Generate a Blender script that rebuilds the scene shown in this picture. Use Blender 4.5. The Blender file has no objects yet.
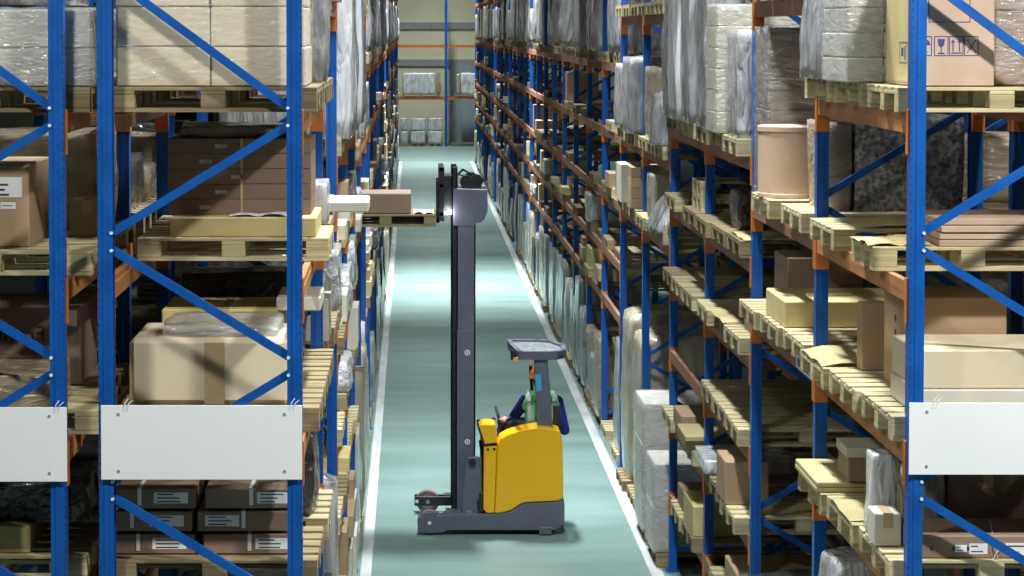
import bpy, bmesh, math, random
from mathutils import Vector, Matrix, noise
R = random.Random(11)
SC = bpy.context.scene
COL = SC.collection
# ------------------------------------------------------------------ camera
FPX, CX, HY, CAMZ, PITCH = 2012.0, 412.0, 29.0, 6.0, math.radians(2.0)
PY = HY + FPX*math.tan(PITCH)
cd = bpy.data.cameras.new('camera'); cam = bpy.data.objects.new('camera', cd); COL.objects.link(cam)
cd.sensor_width = 36; cd.lens = FPX/1024*36; cd.clip_end = 400
cam.location = (0, 0, CAMZ); cam.rotation_euler = (math.pi/2-PITCH, 0, 0)
cd.shift_x = (512-CX)/1024; cd.shift_y = -(288-PY)/1024
SC.camera = cam
def at(x, y, Y):
    """the point at depth Y seen at photo position (x, y)"""
    a, b = (x-CX)/FPX, (PY-y)/FPX
    c, s = math.cos(PITCH), math.sin(PITCH)
    dy = c + b*s; dz = -s + b*c
    t = Y/dy
    return Vector((a*t, Y, CAMZ+dz*t))
def atx(x, y, Y): p = at(x, y, Y); return (p.x, p.z)

# ------------------------------------------------------------------ materials
def nd(nt, typ, **kw):
    n = nt.nodes.new(typ)
    for k, v in kw.items(): setattr(n, k, v)
    return n
MATS = {}
def mat(name, c1, c2=None, rough=.5, metal=0, scale=6, stretch=(1,1,1), bump=0, rnd=0, detail=4, spec=.5, coat=0,
        lo=.35, hi=.65, bscale=None, bstretch=None, dist=0.0):
    m = bpy.data.materials.new(name); m.use_nodes = True; nt = m.node_tree; L = nt.links
    b = nt.nodes['Principled BSDF']
    b.inputs['Roughness'].default_value = rough; b.inputs['Metallic'].default_value = metal
    b.inputs['Specular IOR Level'].default_value = spec; b.inputs['Coat Weight'].default_value = coat
    tc = nd(nt, 'ShaderNodeTexCoord'); oi = nd(nt, 'ShaderNodeObjectInfo')
    add = nd(nt, 'ShaderNodeVectorMath', operation='ADD'); sc = nd(nt, 'ShaderNodeVectorMath', operation='SCALE')
    sc.inputs['Scale'].default_value = 37.0
    cmb = nd(nt, 'ShaderNodeCombineXYZ')
    for i in range(3): L.new(oi.outputs['Random'], cmb.inputs[i])
    L.new(cmb.outputs[0], sc.inputs[0]); L.new(tc.outputs['Object'], add.inputs[0]); L.new(sc.outputs[0], add.inputs[1])
    def nz(s, st, det, di):
        mp = nd(nt, 'ShaderNodeMapping'); mp.inputs['Scale'].default_value = st
        n = nd(nt, 'ShaderNodeTexNoise'); n.inputs['Scale'].default_value = s; n.inputs['Detail'].default_value = det
        n.inputs['Distortion'].default_value = di
        L.new(add.outputs[0], mp.inputs[0]); L.new(mp.outputs[0], n.inputs['Vector']); return n
    if c2 is None: c2 = tuple(x*.82 for x in c1)
    n = nz(scale, stretch, detail, dist)
    rp = nd(nt, 'ShaderNodeValToRGB')
    rp.color_ramp.elements[0].position = lo; rp.color_ramp.elements[1].position = hi
    rp.color_ramp.elements[0].color = (*c2, 1); rp.color_ramp.elements[1].color = (*c1, 1)
    L.new(n.outputs[0], rp.inputs[0])
    out = rp.outputs[0]
    if rnd:
        hs = nd(nt, 'ShaderNodeHueSaturation')
        mr = nd(nt, 'ShaderNodeMapRange'); mr.inputs[3].default_value = 1-rnd; mr.inputs[4].default_value = 1+rnd
        L.new(oi.outputs['Random'], mr.inputs[0]); L.new(mr.outputs[0], hs.inputs['Value']); L.new(out, hs.inputs['Color'])
        out = hs.outputs[0]
    L.new(out, b.inputs['Base Color'])
    if bump:
        n2 = nz(bscale or scale*2, bstretch or stretch, 3, dist)
        bp = nd(nt, 'ShaderNodeBump'); bp.inputs['Strength'].default_value = bump; bp.inputs['Distance'].default_value = .03
        L.new(n2.outputs[0], bp.inputs['Height']); L.new(bp.outputs[0], b.inputs['Normal'])
        if coat: L.new(bp.outputs[0], b.inputs['Coat Normal'])
    MATS[name] = m; return m
mat('blue_paint', (.005,.10,.42), (.003,.075,.33), .38, scale=5)
mat('orange_paint', (.60,.17,.03), (.46,.11,.02), .5, scale=9)
mat('worn_orange', (.36,.19,.12), (.25,.125,.08), .6, scale=3, stretch=(1,.4,2), rnd=.15)
mat('bright_orange', (.62,.19,.04), (.48,.14,.03), .55)
mat('galvanised', (.8,.82,.84), None, .4)
mat('pallet_wood', (.56,.49,.30), (.34,.29,.15), .75, scale=5, stretch=(.25,4,4), rnd=.22, bump=.15)
mat('old_wood', (.31,.245,.135), (.19,.145,.075), .8, scale=5, stretch=(.25,4,4), rnd=.25, bump=.15)
mat('kraft', (.41,.29,.175), (.35,.245,.145), .62, scale=2.5, rnd=.14)
mat('brown_board', (.29,.20,.145), (.24,.165,.12), .6, scale=2.5, rnd=.1)
mat('pink_board', (.54,.40,.30), (.45,.33,.24), .6, scale=3, rnd=.06)
mat('cream_board', (.72,.64,.46), (.64,.56,.40), .55, scale=2.0, rnd=.07)
mat('pale_board', (.66,.63,.55), (.56,.53,.45), .6, scale=2.5, rnd=.12)
mat('yellow_board', (.62,.52,.25), (.52,.42,.18), .6, scale=2.5, rnd=.1)
mat('sheet_board', (.52,.45,.23), (.42,.36,.17), .6, scale=2.0, rnd=.1)
mat('dark_carton', (.17,.135,.09), (.12,.10,.07), .5, scale=3)
mat('tape', (.55,.42,.25), (.5,.38,.22), .2)
mat('paper', (.86,.87,.88), (.78,.8,.82), .6, scale=8)
mat('print_ink', (.05,.05,.10), None, .6)
mat('blue_ink', (.05,.06,.25), None, .6)
mat('red_ink', (.6,.04,.03), None, .6)
mat('wrap_silver', (.46,.47,.49), (.20,.20,.20), .2, scale=3, stretch=(2,2,.5), bump=1.0, bscale=6, bstretch=(2,2,.4), rnd=.2, coat=.7, dist=1.5)
mat('wrap_white', (.72,.75,.77), (.42,.43,.43), .25, scale=3, stretch=(2,2,.5), bump=.9, bscale=7, bstretch=(2,2,.5), rnd=.12, coat=.6, dist=1.2)
mat('wrap_brown', (.42,.36,.27), (.26,.21,.14), .22, scale=3, stretch=(1,1,1.6), bump=.8, bscale=7, bstretch=(.7,.7,2.2), rnd=.15, coat=.6, dist=1.0)
mat('wrap_dark', (.055,.055,.052), (.02,.02,.02), .2, scale=4, bump=1.0, bscale=9, coat=.5, dist=1.5)
mat('wrap_speckle', (.30,.30,.28), (.10,.10,.10), .35, scale=26, bump=.6, bscale=20, coat=.3, detail=6, lo=.4, hi=.62)
mat('clear_bale', (.50,.46,.36), (.33,.29,.21), .15, scale=2.5, stretch=(2,2,.4), bump=.7, bscale=6, bstretch=(2,2,.3), coat=.8, dist=1.0)
mat('panel_white', (.86,.89,.92), (.82,.86,.89), .45, scale=1.5)
mat('truck_grey', (.135,.148,.20), (.115,.126,.175), .42, scale=4)
mat('truck_dark', (.022,.024,.03), (.016,.018,.022), .4, scale=4)
mat('truck_yellow', (.98,.52,.006), (.95,.50,.005), .34, scale=2, coat=.2)
mat('rubber', (.018,.018,.02), None, .75)
mat('tyre_tread', (.25,.16,.15), (.16,.11,.10), .7)
mat('glass_grey', (.30,.33,.34), None, .12, coat=.5)
mat('light_blue', (.06,.42,.72), None, .4)
mat('overall_blue', (.012,.028,.26), (.008,.018,.18), .8, scale=8, bump=.3)
mat('vest_green', (.26,.88,.42), (.22,.78,.36), .7)
mat('reflective', (.62,.68,.70), None, .25)
mat('skin', (.52,.30,.21), None, .5)
mat('hair', (.03,.02,.015), None, .7)
mat('seat_black', (.03,.032,.036), None, .6)
mat('line_paint', (.56,.58,.58), (.34,.37,.37), .5, scale=3, stretch=(2,.4,1), lo=.25, hi=.6)
mat('wall_cream', (.74,.72,.50), (.70,.68,.46), .6, scale=.6)
mat('wall_grey', (.30,.33,.31), (.26,.29,.28), .7)
mat('dark_grey', (.10,.11,.105), None, .7)
mat('door_steel', (.34,.40,.43), (.28,.33,.36), .45, scale=.8, stretch=(4,1,.2))
mat('roof', (.30,.31,.31), None, .8)
mat('drum_board', (.66,.47,.33), (.60,.42,.29), .5, scale=2, rnd=.04)
mat('grey_metal', (.33,.36,.39), None, .3, .3)
# floor: glossy green epoxy, faintly streaked
def floor_mat():
    m = mat('floor_epoxy', (.185,.278,.258), (.148,.230,.212), .2, scale=.7, stretch=(.6,2.5,1), spec=.6)
    nt = m.node_tree; b = nt.nodes['Principled BSDF']
    tc = nd(nt, 'ShaderNodeTexCoord'); mp = nd(nt, 'ShaderNodeMapping'); mp.inputs['Scale'].default_value = (.25, 2.2, 1)
    n = nd(nt, 'ShaderNodeTexNoise'); n.inputs['Scale'].default_value = 1.1; n.inputs['Detail'].default_value = 5
    mr = nd(nt, 'ShaderNodeMapRange'); mr.inputs[1].default_value = .3; mr.inputs[2].default_value = .7
    mr.inputs[3].default_value = .30; mr.inputs[4].default_value = .48
    nt.links.new(tc.outputs['Object'], mp.inputs[0]); nt.links.new(mp.outputs[0], n.inputs['Vector'])
    nt.links.new(n.outputs[0], mr.inputs[0]); nt.links.new(mr.outputs[0], b.inputs['Roughness'])
floor_mat()
def film_mat(name, lo, hi, tint=(.85,.87,.88), rough=.12):
    m = bpy.data.materials.new(name); m.use_nodes = True; nt = m.node_tree; L = nt.links
    b = nt.nodes['Principled BSDF']; out = nt.nodes['Material Output']
    b.inputs['Base Color'].default_value = (*tint, 1); b.inputs['Roughness'].default_value = rough; b.inputs['Specular IOR Level'].default_value = .9
    tr = nd(nt, 'ShaderNodeBsdfTransparent'); mx = nd(nt, 'ShaderNodeMixShader')
    tc = nd(nt, 'ShaderNodeTexCoord'); mp = nd(nt, 'ShaderNodeMapping'); mp.inputs['Scale'].default_value = (1, 1, 3)
    n = nd(nt, 'ShaderNodeTexNoise'); n.inputs['Scale'].default_value = 5; n.inputs['Detail'].default_value = 5; n.inputs['Distortion'].default_value = 1.5
    mr = nd(nt, 'ShaderNodeMapRange'); mr.inputs[1].default_value = .35; mr.inputs[2].default_value = .75
    mr.inputs[3].default_value = lo; mr.inputs[4].default_value = hi
    bp = nd(nt, 'ShaderNodeBump'); bp.inputs['Strength'].default_value = .8; bp.inputs['Distance'].default_value = .03
    n2 = nd(nt, 'ShaderNodeTexNoise'); n2.inputs['Scale'].default_value = 9; n2.inputs['Distortion'].default_value = 1.2
    L.new(tc.outputs['Object'], mp.inputs[0]); L.new(mp.outputs[0], n.inputs['Vector']); L.new(mp.outputs[0], n2.inputs['Vector'])
    L.new(n.outputs[0], mr.inputs[0]); L.new(mr.outputs[0], mx.inputs[0]); L.new(n2.outputs[0], bp.inputs['Height']); L.new(bp.outputs[0], b.inputs['Normal'])
    L.new(tr.outputs[0], mx.inputs[1]); L.new(b.outputs[0], mx.inputs[2]); L.new(mx.outputs[0], out.inputs['Surface'])
    MATS[name] = m
film_mat('film_clear', .06, .34)
film_mat('film_cloudy', .25, .62, (.55,.57,.59))
def emit_mat(name, c, s):
    m = bpy.data.materials.new(name); m.use_nodes = True; b = m.node_tree.nodes['Principled BSDF']
    b.inputs['Base Color'].default_value = (*c, 1); b.inputs['Emission Color'].default_value = (*c, 1); b.inputs['Emission Strength'].default_value = s
    MATS[name] = m
emit_mat('lamp_glow', (.95,.97,1), 14)

# ------------------------------------------------------------------ mesh builder
def wloc(o):
    p = Vector((0,0,0))
    while o is not None: p += o.location; o = o.parent
    return p
class MB:
    def __init__(s): s.v = []; s.f = []; s.mi = []; s.cur = 0
    def _add(s, vs, fs):
        b = len(s.v); s.v += [tuple(v) for v in vs]
        for f in fs: s.f.append([b+i for i in f]); s.mi.append(s.cur)
    def box(s, x0, x1, y0, y1, z0, z1):
        s._add([(x0,y0,z0),(x1,y0,z0),(x1,y1,z0),(x0,y1,z0),(x0,y0,z1),(x1,y0,z1),(x1,y1,z1),(x0,y1,z1)],
               [(0,3,2,1),(4,5,6,7),(0,1,5,4),(1,2,6,5),(2,3,7,6),(3,0,4,7)]); return s
    def bar(s, p0, p1, w, h, up=(0,0,1)):
        p0, p1 = Vector(p0), Vector(p1); d = (p1-p0).normalized(); u = Vector(up)
        if abs(d.dot(u)) > .98: u = Vector((1,0,0))
        sd = d.cross(u).normalized(); uu = sd.cross(d).normalized()
        vs = []
        for p in (p0, p1):
            for a, b in ((-1,-1),(1,-1),(1,1),(-1,1)): vs.append(p + sd*(a*w/2) + uu*(b*h/2))
        s._add(vs, [(0,1,2,3),(7,6,5,4),(0,4,5,1),(1,5,6,2),(2,6,7,3),(3,7,4,0)]); return s
    def prism(s, pts, y0, y1):
        """XZ outline pushed from y0 to y1"""
        a = sum(pts[i][0]*pts[(i+1)%len(pts)][1]-pts[(i+1)%len(pts)][0]*pts[i][1] for i in range(len(pts)))
        if a < 0: pts = list(reversed(pts))
        n = len(pts); vs = [(p[0],y0,p[1]) for p in pts]+[(p[0],y1,p[1]) for p in pts]
        fs = [tuple(range(n)), tuple(range(2*n-1, n-1, -1))]+[(i, n+i, n+(i+1)%n, (i+1)%n) for i in range(n)]
        s._add(vs, fs); return s
    def tube(s, pts, r, n=8, cap=True):
        pts = [Vector(p) for p in pts]; rs = r if isinstance(r, (list, tuple)) else [r]*len(pts)
        vs = []; fs = []
        for i, p in enumerate(pts):
            d = (pts[min(i+1, len(pts)-1)]-pts[max(i-1, 0)]).normalized()
            u = Vector((0,0,1)) if abs(d.z) < .9 else Vector((0,1,0))
            a = d.cross(u).normalized(); b = a.cross(d).normalized()
            for k in range(n):
                t = 2*math.pi*k/n; vs.append(p+(a*math.cos(t)+b*math.sin(t))*rs[i])
        for i in range(len(pts)-1):
            for k in range(n): fs.append((i*n+k, i*n+(k+1)%n, (i+1)*n+(k+1)%n, (i+1)*n+k))
        if cap: fs += [tuple(range(n-1,-1,-1)), tuple(range((len(pts)-1)*n, len(pts)*n))]
        s._add(vs, fs); return s
    def lathe(s, prof, c, n=28):
        vs = []; fs = []
        for r, z in prof:
            for k in range(n):
                t = 2*math.pi*k/n; vs.append((c[0]+r*math.cos(t), c[1]+r*math.sin(t), c[2]+z))
        for i in range(len(prof)-1):
            for k in range(n): fs.append((i*n+k, i*n+(k+1)%n, (i+1)*n+(k+1)%n, (i+1)*n+k))
        fs += [tuple(range(n-1,-1,-1)), tuple(range((len(prof)-1)*n, len(prof)*n))]
        s._add(vs, fs); return s
    def ball(s, c, r, n=12):
        r = (r,r,r) if not isinstance(r, (tuple, list)) else r
        vs = [(c[0],c[1],c[2]-r[2])]; m = n//2
        for i in range(1, m):
            ph = math.pi*i/m-math.pi/2
            for k in range(n):
                t = 2*math.pi*k/n
                vs.append((c[0]+r[0]*math.cos(ph)*math.cos(t), c[1]+r[1]*math.cos(ph)*math.sin(t), c[2]+r[2]*math.sin(ph)))
        vs.append((c[0],c[1],c[2]+r[2])); top = len(vs)-1; fs = []
        for k in range(n):
            fs.append((0, 1+(k+1)%n, 1+k)); fs.append((top, top-n+k, top-n+(k+1)%n))
        for i in range(m-2):
            for k in range(n): fs.append((1+i*n+k, 1+i*n+(k+1)%n, 1+(i+1)*n+(k+1)%n, 1+(i+1)*n+k))
        s._add(vs, fs); return s
    def lumpy(s, x0, x1, y0, y1, z0, z1, amp=.03, sc=2.5, rnd=.12, n=10, seed=0, taper=0, flat=True):
        """a soft-edged, wrinkled block"""
        bm = bmesh.new(); bmesh.ops.create_cube(bm, size=2)
        bmesh.ops.subdivide_edges(bm, edges=bm.edges, cuts=n-1, use_grid_fill=True)
        hx, hy, hz = (x1-x0)/2, (y1-y0)/2, (z1-z0)/2; c = Vector(((x0+x1)/2, (y0+y1)/2, (z0+z1)/2))
        idx = {}; vs = []
        for i, v in enumerate(bm.verts):
            p = v.co.copy(); l = max(abs(p.x), abs(p.y), abs(p.z)); q = p.normalized()*1.25
            k = rnd*min(1, (p.length-1)/.73)*1.6
            p = p.lerp(q, min(.9, k))
            tp = 1-taper*(p.z+1)/2
            w = Vector((p.x*hx*tp, p.y*hy*tp, p.z*hz))
            nn = noise.noise(Vector((w.x*sc+seed*7.1, w.y*sc, w.z*sc*.7)))*amp + noise.noise(Vector((w.x*sc*3+seed, w.y*sc*3, w.z*sc*2)))*amp*.45
            dirv = v.co.normalized()
            w += Vector((dirv.x, dirv.y, dirv.z))*nn
            if flat and v.co.z < -.999: w.z = -hz
            w.z = max(w.z, -hz)
            vs.append(c+w); idx[v.index] = i
        bm.verts.index_update()
        fs = [tuple(v.index for v in f.verts) for f in bm.faces]
        bm.free(); s._add(vs, fs); return s
    def build(s, name, mats, parent=None, loc=None, bevel=0, smooth=False, seg=1):
        me = bpy.data.meshes.new(name)
        if parent is not None: off = wloc(parent)
        elif loc is not None: off = Vector(loc)
        else: off = Vector((0,0,0))
        me.from_pydata([(v[0]-off.x, v[1]-off.y, v[2]-off.z) for v in s.v], [], s.f)
        ms = mats if isinstance(mats, (list, tuple)) else [mats]
        for m in ms: me.materials.append(MATS[m])
        for p, i in zip(me.polygons, s.mi): p.material_index = min(i, len(ms)-1)
        if bevel:
            bm = bmesh.new(); bm.from_mesh(me)
            es = [e for e in bm.edges if len(e.link_faces) == 2 and e.calc_face_angle(0) > .6]
            bmesh.ops.bevel(bm, geom=es, offset=bevel, segments=seg, affect='EDGES', profile=.6, clamp_overlap=True)
            bm.to_mesh(me); bm.free()
        if smooth:
            for p in me.polygons: p.use_smooth = True
        me.update()
        o = bpy.data.objects.new(name, me); COL.objects.link(o)
        if parent is not None: o.parent = parent
        elif loc is not None: o.location = loc
        return o
USED = {}
COUNT = {}
def tag(o, label, cat, group=None, kind=None):
    o['label'] = label; o['category'] = cat
    if group: o['group'] = group
    if kind: o['kind'] = kind
    USED.setdefault(label, []).append(o.name); COUNT[cat] = COUNT.get(cat, 0)+1
    return o
def thing(name, loc, label, cat, group=None):
    o = bpy.data.objects.new(name, None); COL.objects.link(o); o.location = loc; o.empty_display_size = .1
    return tag(o, label, cat, group)
def copy_tree(o, parent=None):
    c = o.copy(); COL.objects.link(c); c.parent = parent
    for ch in o.children: copy_tree(ch, c)
    return c
def struct(o): o['kind'] = 'structure'; return o
# ------------------------------------------------------------------ the building
struct(MB().box(-22, 24, -6, 108, -.2, 0).build('floor', 'floor_epoxy'))
for nm, x0, x1 in (('trim_1', -.57, -.45), ('trim_2', 2.63, 2.77)):
    struct(MB().box(x0, x1, 9.5, 91, 0, .004).build(nm, 'line_paint'))
struct(MB().box(-22, 24, -6, 108, 13.6, 13.8).build('ceiling', 'roof'))
struct(MB().box(-22, 24, 106, 106.3, 0, 13.6).build('wall_far', 'wall_cream'))
struct(MB().box(-22.3, -22, -6, 106, 0, 13.6).build('wall_left', 'wall_grey'))
struct(MB().box(24, 24.3, -6, 106, 0, 13.6).build('wall_right', 'wall_grey'))
m = MB()
for z in (4.05, 6.0): m.box(-12, 14, 105.9, 106, z, z+.35)
struct(m.build('trim_3', 'wall_grey'))
struct(MB().box(2.0, 4.4, 105.85, 106, 0, 4.1).build('door_1', 'door_steel'))

# ------------------------------------------------------------------ pallet racks
Y0, BP, NB = 11.5, 2.65, 30
BH = .12                                # beam height
PW = .085                               # post width
T1 = [.80, 1.72, 2.65, 3.49, 4.43, 5.40]
T2 = [3.49, 4.43, 6.10]
T3 = [.75, 1.60, 2.35, 3.13, 3.95, 4.81, 6.9]
T4 = [3.49, 4.43, 6.05]
T5 = [1.94, 2.67, 3.49, 4.43, 5.40, 7.0]
def levels(bay, row):
    if bay == 0: return T1
    if row in ('back_left', 'back_right'): return T1+[6.9]
    if bay == 1: return T2
    if bay in (2, 3): return T3
    if bay in (4, 5): return T4
    return T5
def post_mb(x, y, s):
    """C-section upright: web toward the aisle side, punched slots as small dark recesses near the edge"""
    b = MB(); h = PW/2
    b.box(x-h, x+h, y-.045, y-.036, .01, 8.3)             # near face
    b.box(x-h, x+h, y+.036, y+.045, .01, 8.3)
    b.box(x+s*h, x+s*(h-.008), y-.036, y+.036, .01, 8.3) if s > 0 else b.box(x-h, x-h+.008, y-.036, y+.036, .01, 8.3)
    b.box(x-.012, x+.012, y-.050, y-.045, .01, 8.3)       # stiffening rib
    b.box(x-.075, x+.075, y-.07, y+.07, 0, .012)
    return b
def slots(b, x, y, z0, z1):
    b.cur = 1; z = z0
    while z < z1:
        b.box(x-.005, x+.005, y-.0462, y-.0452, z, z+.018); z += .05
    b.cur = 0
mat('slot_dark', (.003,.045,.22), None, .6)
def beam_mb(x, y0, y1, z, s):
    """box beam with a step along its inner edge; s points to the aisle"""
    x += s*(PW/2-.021); b = MB(); b.box(x-.02, x+.02, y0, y1, z, z+BH-.003)
    b.box(min(x, x-s*.045), max(x, x-s*.045), y0, y1, z, z+BH-.03)
    b.box(x+s*.0195-.0015, x+s*.0195+.0015+s*.002, y0+.01, y1-.01, z+.045, z+.075)
    return b
def connector_mb(x, yp, z, s, sgn):
    """hook plate on the post at yp; sgn = +1 when the beam lies beyond the post"""
    b = MB(); ya = yp+sgn*.046
    b.box(x-PW/2, x+PW/2, min(ya, ya+sgn*.008), max(ya, ya+sgn*.008), z-.12, z+BH+.02)
    xa = x+s*(PW/2+.001)
    b.box(min(xa, xa+s*.007), max(xa, xa+s*.007), min(ya+sgn*.008, yp-sgn*.005), max(ya+sgn*.008, yp-sgn*.005), z-.12, z+BH+.02)
    return b
def rack(row, xa, xr, label, nb, ndetail, nbeam, beams_rear=True):
    """xa, xr: centres of the aisle-side and rear posts"""
    s = 1 if xa > xr else -1
    xl, xh = min(xa, xr), max(xa, xr)
    t = thing('pallet_rack', ((xa+xr)/2, Y0, 0), label, 'pallet rack')
    for k in range(nb+1):
        y = Y0+BP*k
        br = []; z = 3.355-1.43*2
        g = lambda q: q+.13 if q > 5.7 else q
        while z < 7.9:
            br.append(((xl+.035, y, g(z)+.05), (xh-.035, y, g(z+.715)-.05)))
            if z+1.38 < 7.9: br.append(((xh-.035, y, g(z+.715)+.05), (xl+.035, y, g(z+1.43)-.05)))
            z += 1.43
        f = MB(); f.bar((xl, y, .25), (xh, y, .25), .03, .04)
        if k >= ndetail:
            for a, b in br: f.bar(a, b, .03, .045)
        fr = f.build('upright_frame', 'blue_paint', t)
        for x in (xa, xr):
            p = post_mb(x, y, s if x == xa else -s)
            if k < 2: slots(p, x+(s if x == xa else -s)*.038, y, 2.0, 6.9)
            p.build('post', ['blue_paint', 'slot_dark'], fr)
        if k < ndetail:
            for a, b in br:
                MB().bar(a, b, .028, .048).build('brace', 'blue_paint', fr)
            for a, b in br:
                for q in (a, b):
                    q = Vector(q)
                    if k == 0 and 2.3 < q.z < 6.3: MB().tube([q+Vector((0,-.022,0)), q+Vector((0,-.055,0))], .010, 6).build('bolt', 'galvanised', fr)
    made = 0; rest = MB()
    for bay in range(nb):
        for z in levels(bay, row):
            ya, yb = Y0+BP*bay, Y0+BP*(bay+1)
            for x in (xa, xr):
                if x == xr and not beams_rear: continue
                sx = s if x == xa else -s
                if made < nbeam:
                    b = beam_mb(x, ya+.055, yb-.055, z, sx).build('beam', 'worn_orange' if bay else 'orange_worn2', t)
                    connector_mb(x, ya, z, sx, 1).build('beam_connector', 'bright_orange', b)
                    connector_mb(x, yb, z, sx, -1).build('beam_connector', 'bright_orange', b)
                    made += 1
                else:
                    rest.cur = 0; q = beam_mb(x, ya+.055, yb-.055, z, sx); rest._add(q.v, q.f)
                    rest.cur = 1
                    for yp, sg in ((ya, 1), (yb, -1)):
                        q = connector_mb(x, yp, z, sx, sg); rest._add(q.v, q.f)
    if rest.v:
        o = rest.build('beam', ['worn_orange', 'bright_orange'], t); o['kind'] = 'stuff'
    return t
mat('orange_worn2', (.50,.23,.08), (.36,.15,.05), .55, scale=4, stretch=(1,.5,2), rnd=.1)
CC = 1.080
FL, FR = -.63, 2.845                     # aisle faces of the two racks
rack('left', FL-PW/2, FL-PW/2-CC, 'long blue and orange pallet rack along the left side of the aisle', NB, 3, 100)
RR = rack('right', FR+PW/2, FR+PW/2+CC, 'long blue and orange pallet rack along the right side of the aisle', NB, 6, 100)
lb = MB().box(FR-.004, FR-.001, 14.27, 14.8, 3.505, 3.595).build('location_label', 'paper', RR)
lm = MB()
for k in range(9): lm.box(FR-.006, FR-.004, 14.31+.05*k, 14.325+.05*k+.012*(k%3), 3.52, 3.58)
lm.build('print', 'print_ink', lb)
rack('back_left', -2.03, -2.03-CC, 'pallet rack standing back to back behind the left rack', 8, 2, 96)
rack('back_right', 4.26, 4.26+CC, 'pallet rack standing back to back behind the right rack', 8, 1, 96)

# ------------------------------------------------------------------ blank sign boards on the rack ends
def sign(x0, x1, y0, y1, label):
    a = at(x0, y1, 11.42); b = at(x1, y0, 11.42)
    t = thing('sign_board', ((a.x+b.x)/2, 11.42, a.z), label, 'sign', 'blank sign boards on the rack ends')
    MB().box(a.x, b.x, 11.425, 11.433, a.z, b.z).build('panel', 'panel_white', t, bevel=.002)
    for x in (a.x+.1, b.x-.1):
        for z in (a.z+.05, b.z-.05):
            MB().tube([(x, 11.425, z), (x, 11.420, z)], .008, 8).build('screw', 'grey_metal', t)
        MB().tube([(x+.03, 11.424, b.z-.03), (x+.04, 11.42, b.z+.015), (x+.058, 11.42, b.z+.04)], .003, 5).build('cable_tie', 'paper', t)
        MB().tube([(x+.05, 11.424, b.z-.03), (x+.06, 11.42, b.z+.01), (x+.082, 11.42, b.z+.03)], .003, 5).build('cable_tie', 'paper', t)
sign(-150, 66.5, 407.5, 482, 'blank white sign board cut off by the photo edge, beyond the gap in left racks')
sign(101, 302, 405.5, 480, 'blank white sign board across the end frame of the left aisle rack')
sign(909, 1112, 403, 475, 'blank white sign board across the end frame of the right rack')

# ------------------------------------------------------------------ pallets
def pallet_parts(w):
    h = w/2; L = .6
    deck = MB()
    n = 5 if w > .7 else 4; bw = .12 if w > .7 else .115; gap = (w-n*bw)/(n-1)
    for i in range(n):
        y = -h+i*(bw+gap); deck.box(-L, L, y, y+bw, .123, .1435)
    for x in (-L, -.0725, L-.145): deck.box(x, x+.145, -h, h, .101, .123)
    blocks = []; runs = []
    for y in (-h, -.05, h-.1):
        for x in (-L, -.0725, L-.145): blocks.append(MB().box(x, x+.145, y, y+.1, .022, .101))
        runs.append(MB().box(-L, L, y, y+.1, 0, .022))
    return deck, blocks, runs
PROTO = {}
def hide_proto(o):
    for c in list(o.children): hide_proto(c)
    bpy.data.objects.remove(o)
def make_pallet_proto(w, wood, detail):
    deck, blocks, runs = pallet_parts(w)
    if detail:
        o = bpy.data.objects.new('pallet', None); COL.objects.link(o); o.empty_display_size = .1
        deck.build('top_deck', wood, o, bevel=.003)
        b0 = None
        for b in blocks: b.build('block', wood, o, bevel=.004)
        for b in runs: b.build('bottom_board', wood, o)
        return o
    for b in blocks+runs: deck._add(b.v, b.f)
    return deck.build('pallet', wood)
for w in (.6, .8):
    for wood in ('pallet_wood', 'old_wood'):
        for d in (0, 1): PROTO[w, wood, d] = make_pallet_proto(w, wood, d)
ORD = ['first','second','third','fourth','fifth','sixth','seventh','eighth','ninth','tenth','eleventh','twelfth','thirteenth','fourteenth','fifteenth',
       'sixteenth','seventeenth','eighteenth','nineteenth','twentieth','21st','22nd','23rd','24th','25th','26th','27th','28th','29th','30th']
ROWN = {'left': 'left rack', 'right': 'right rack', 'back_left': 'rear left rack', 'back_right': 'rear right rack'}
def where(row, bay, lv, slot=None):
    """lv: 0 = the floor, 1 = lowest beam"""
    w = ('on the floor' if lv == 0 else '%s beam up' % ORD[lv-1]) + ', %s bay of %s' % (ORD[bay], ROWN[row])
    if slot is not None: w += ', ' + slot
    return w
NPAL = [0]; REST = MB()
def face(row): return {'left': (FL, -1), 'right': (FR, 1), 'back_left': (-2.03+PW/2, -1), 'back_right': (4.26-PW/2, 1)}[row]
def pallet(row, bay, lv, y, w=.8, wood='pallet_wood', detail=0, over=.08, z=None, slot='', desc='', rz=0, x=None):
    f, d = face(row)
    zz = z if z is not None else (0 if lv == 0 else levels(bay, row)[lv-1]+BH)
    xx = x if x is not None else f+d*(.6-over)
    if NPAL[0] >= 300:
        p = PROTO[w, wood, 0]
        REST._add([(v.co.x+xx, v.co.y+y, v.co.z+zz) for v in p.data.vertices], [tuple(q.vertices) for q in p.data.polygons])
        return xx, zz+.145
    NPAL[0] += 1
    o = copy_tree(PROTO[w, wood, detail]); o.location = (xx, y, zz); o.rotation_euler.z = rz
    tag(o, (desc or ('pale' if wood == 'pallet_wood' else 'darker aged')+' wooden pallet')+', '+where(row, bay, lv, slot), 'pallet', 'wooden pallets in the racks')
    return xx, zz+.145

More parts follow.
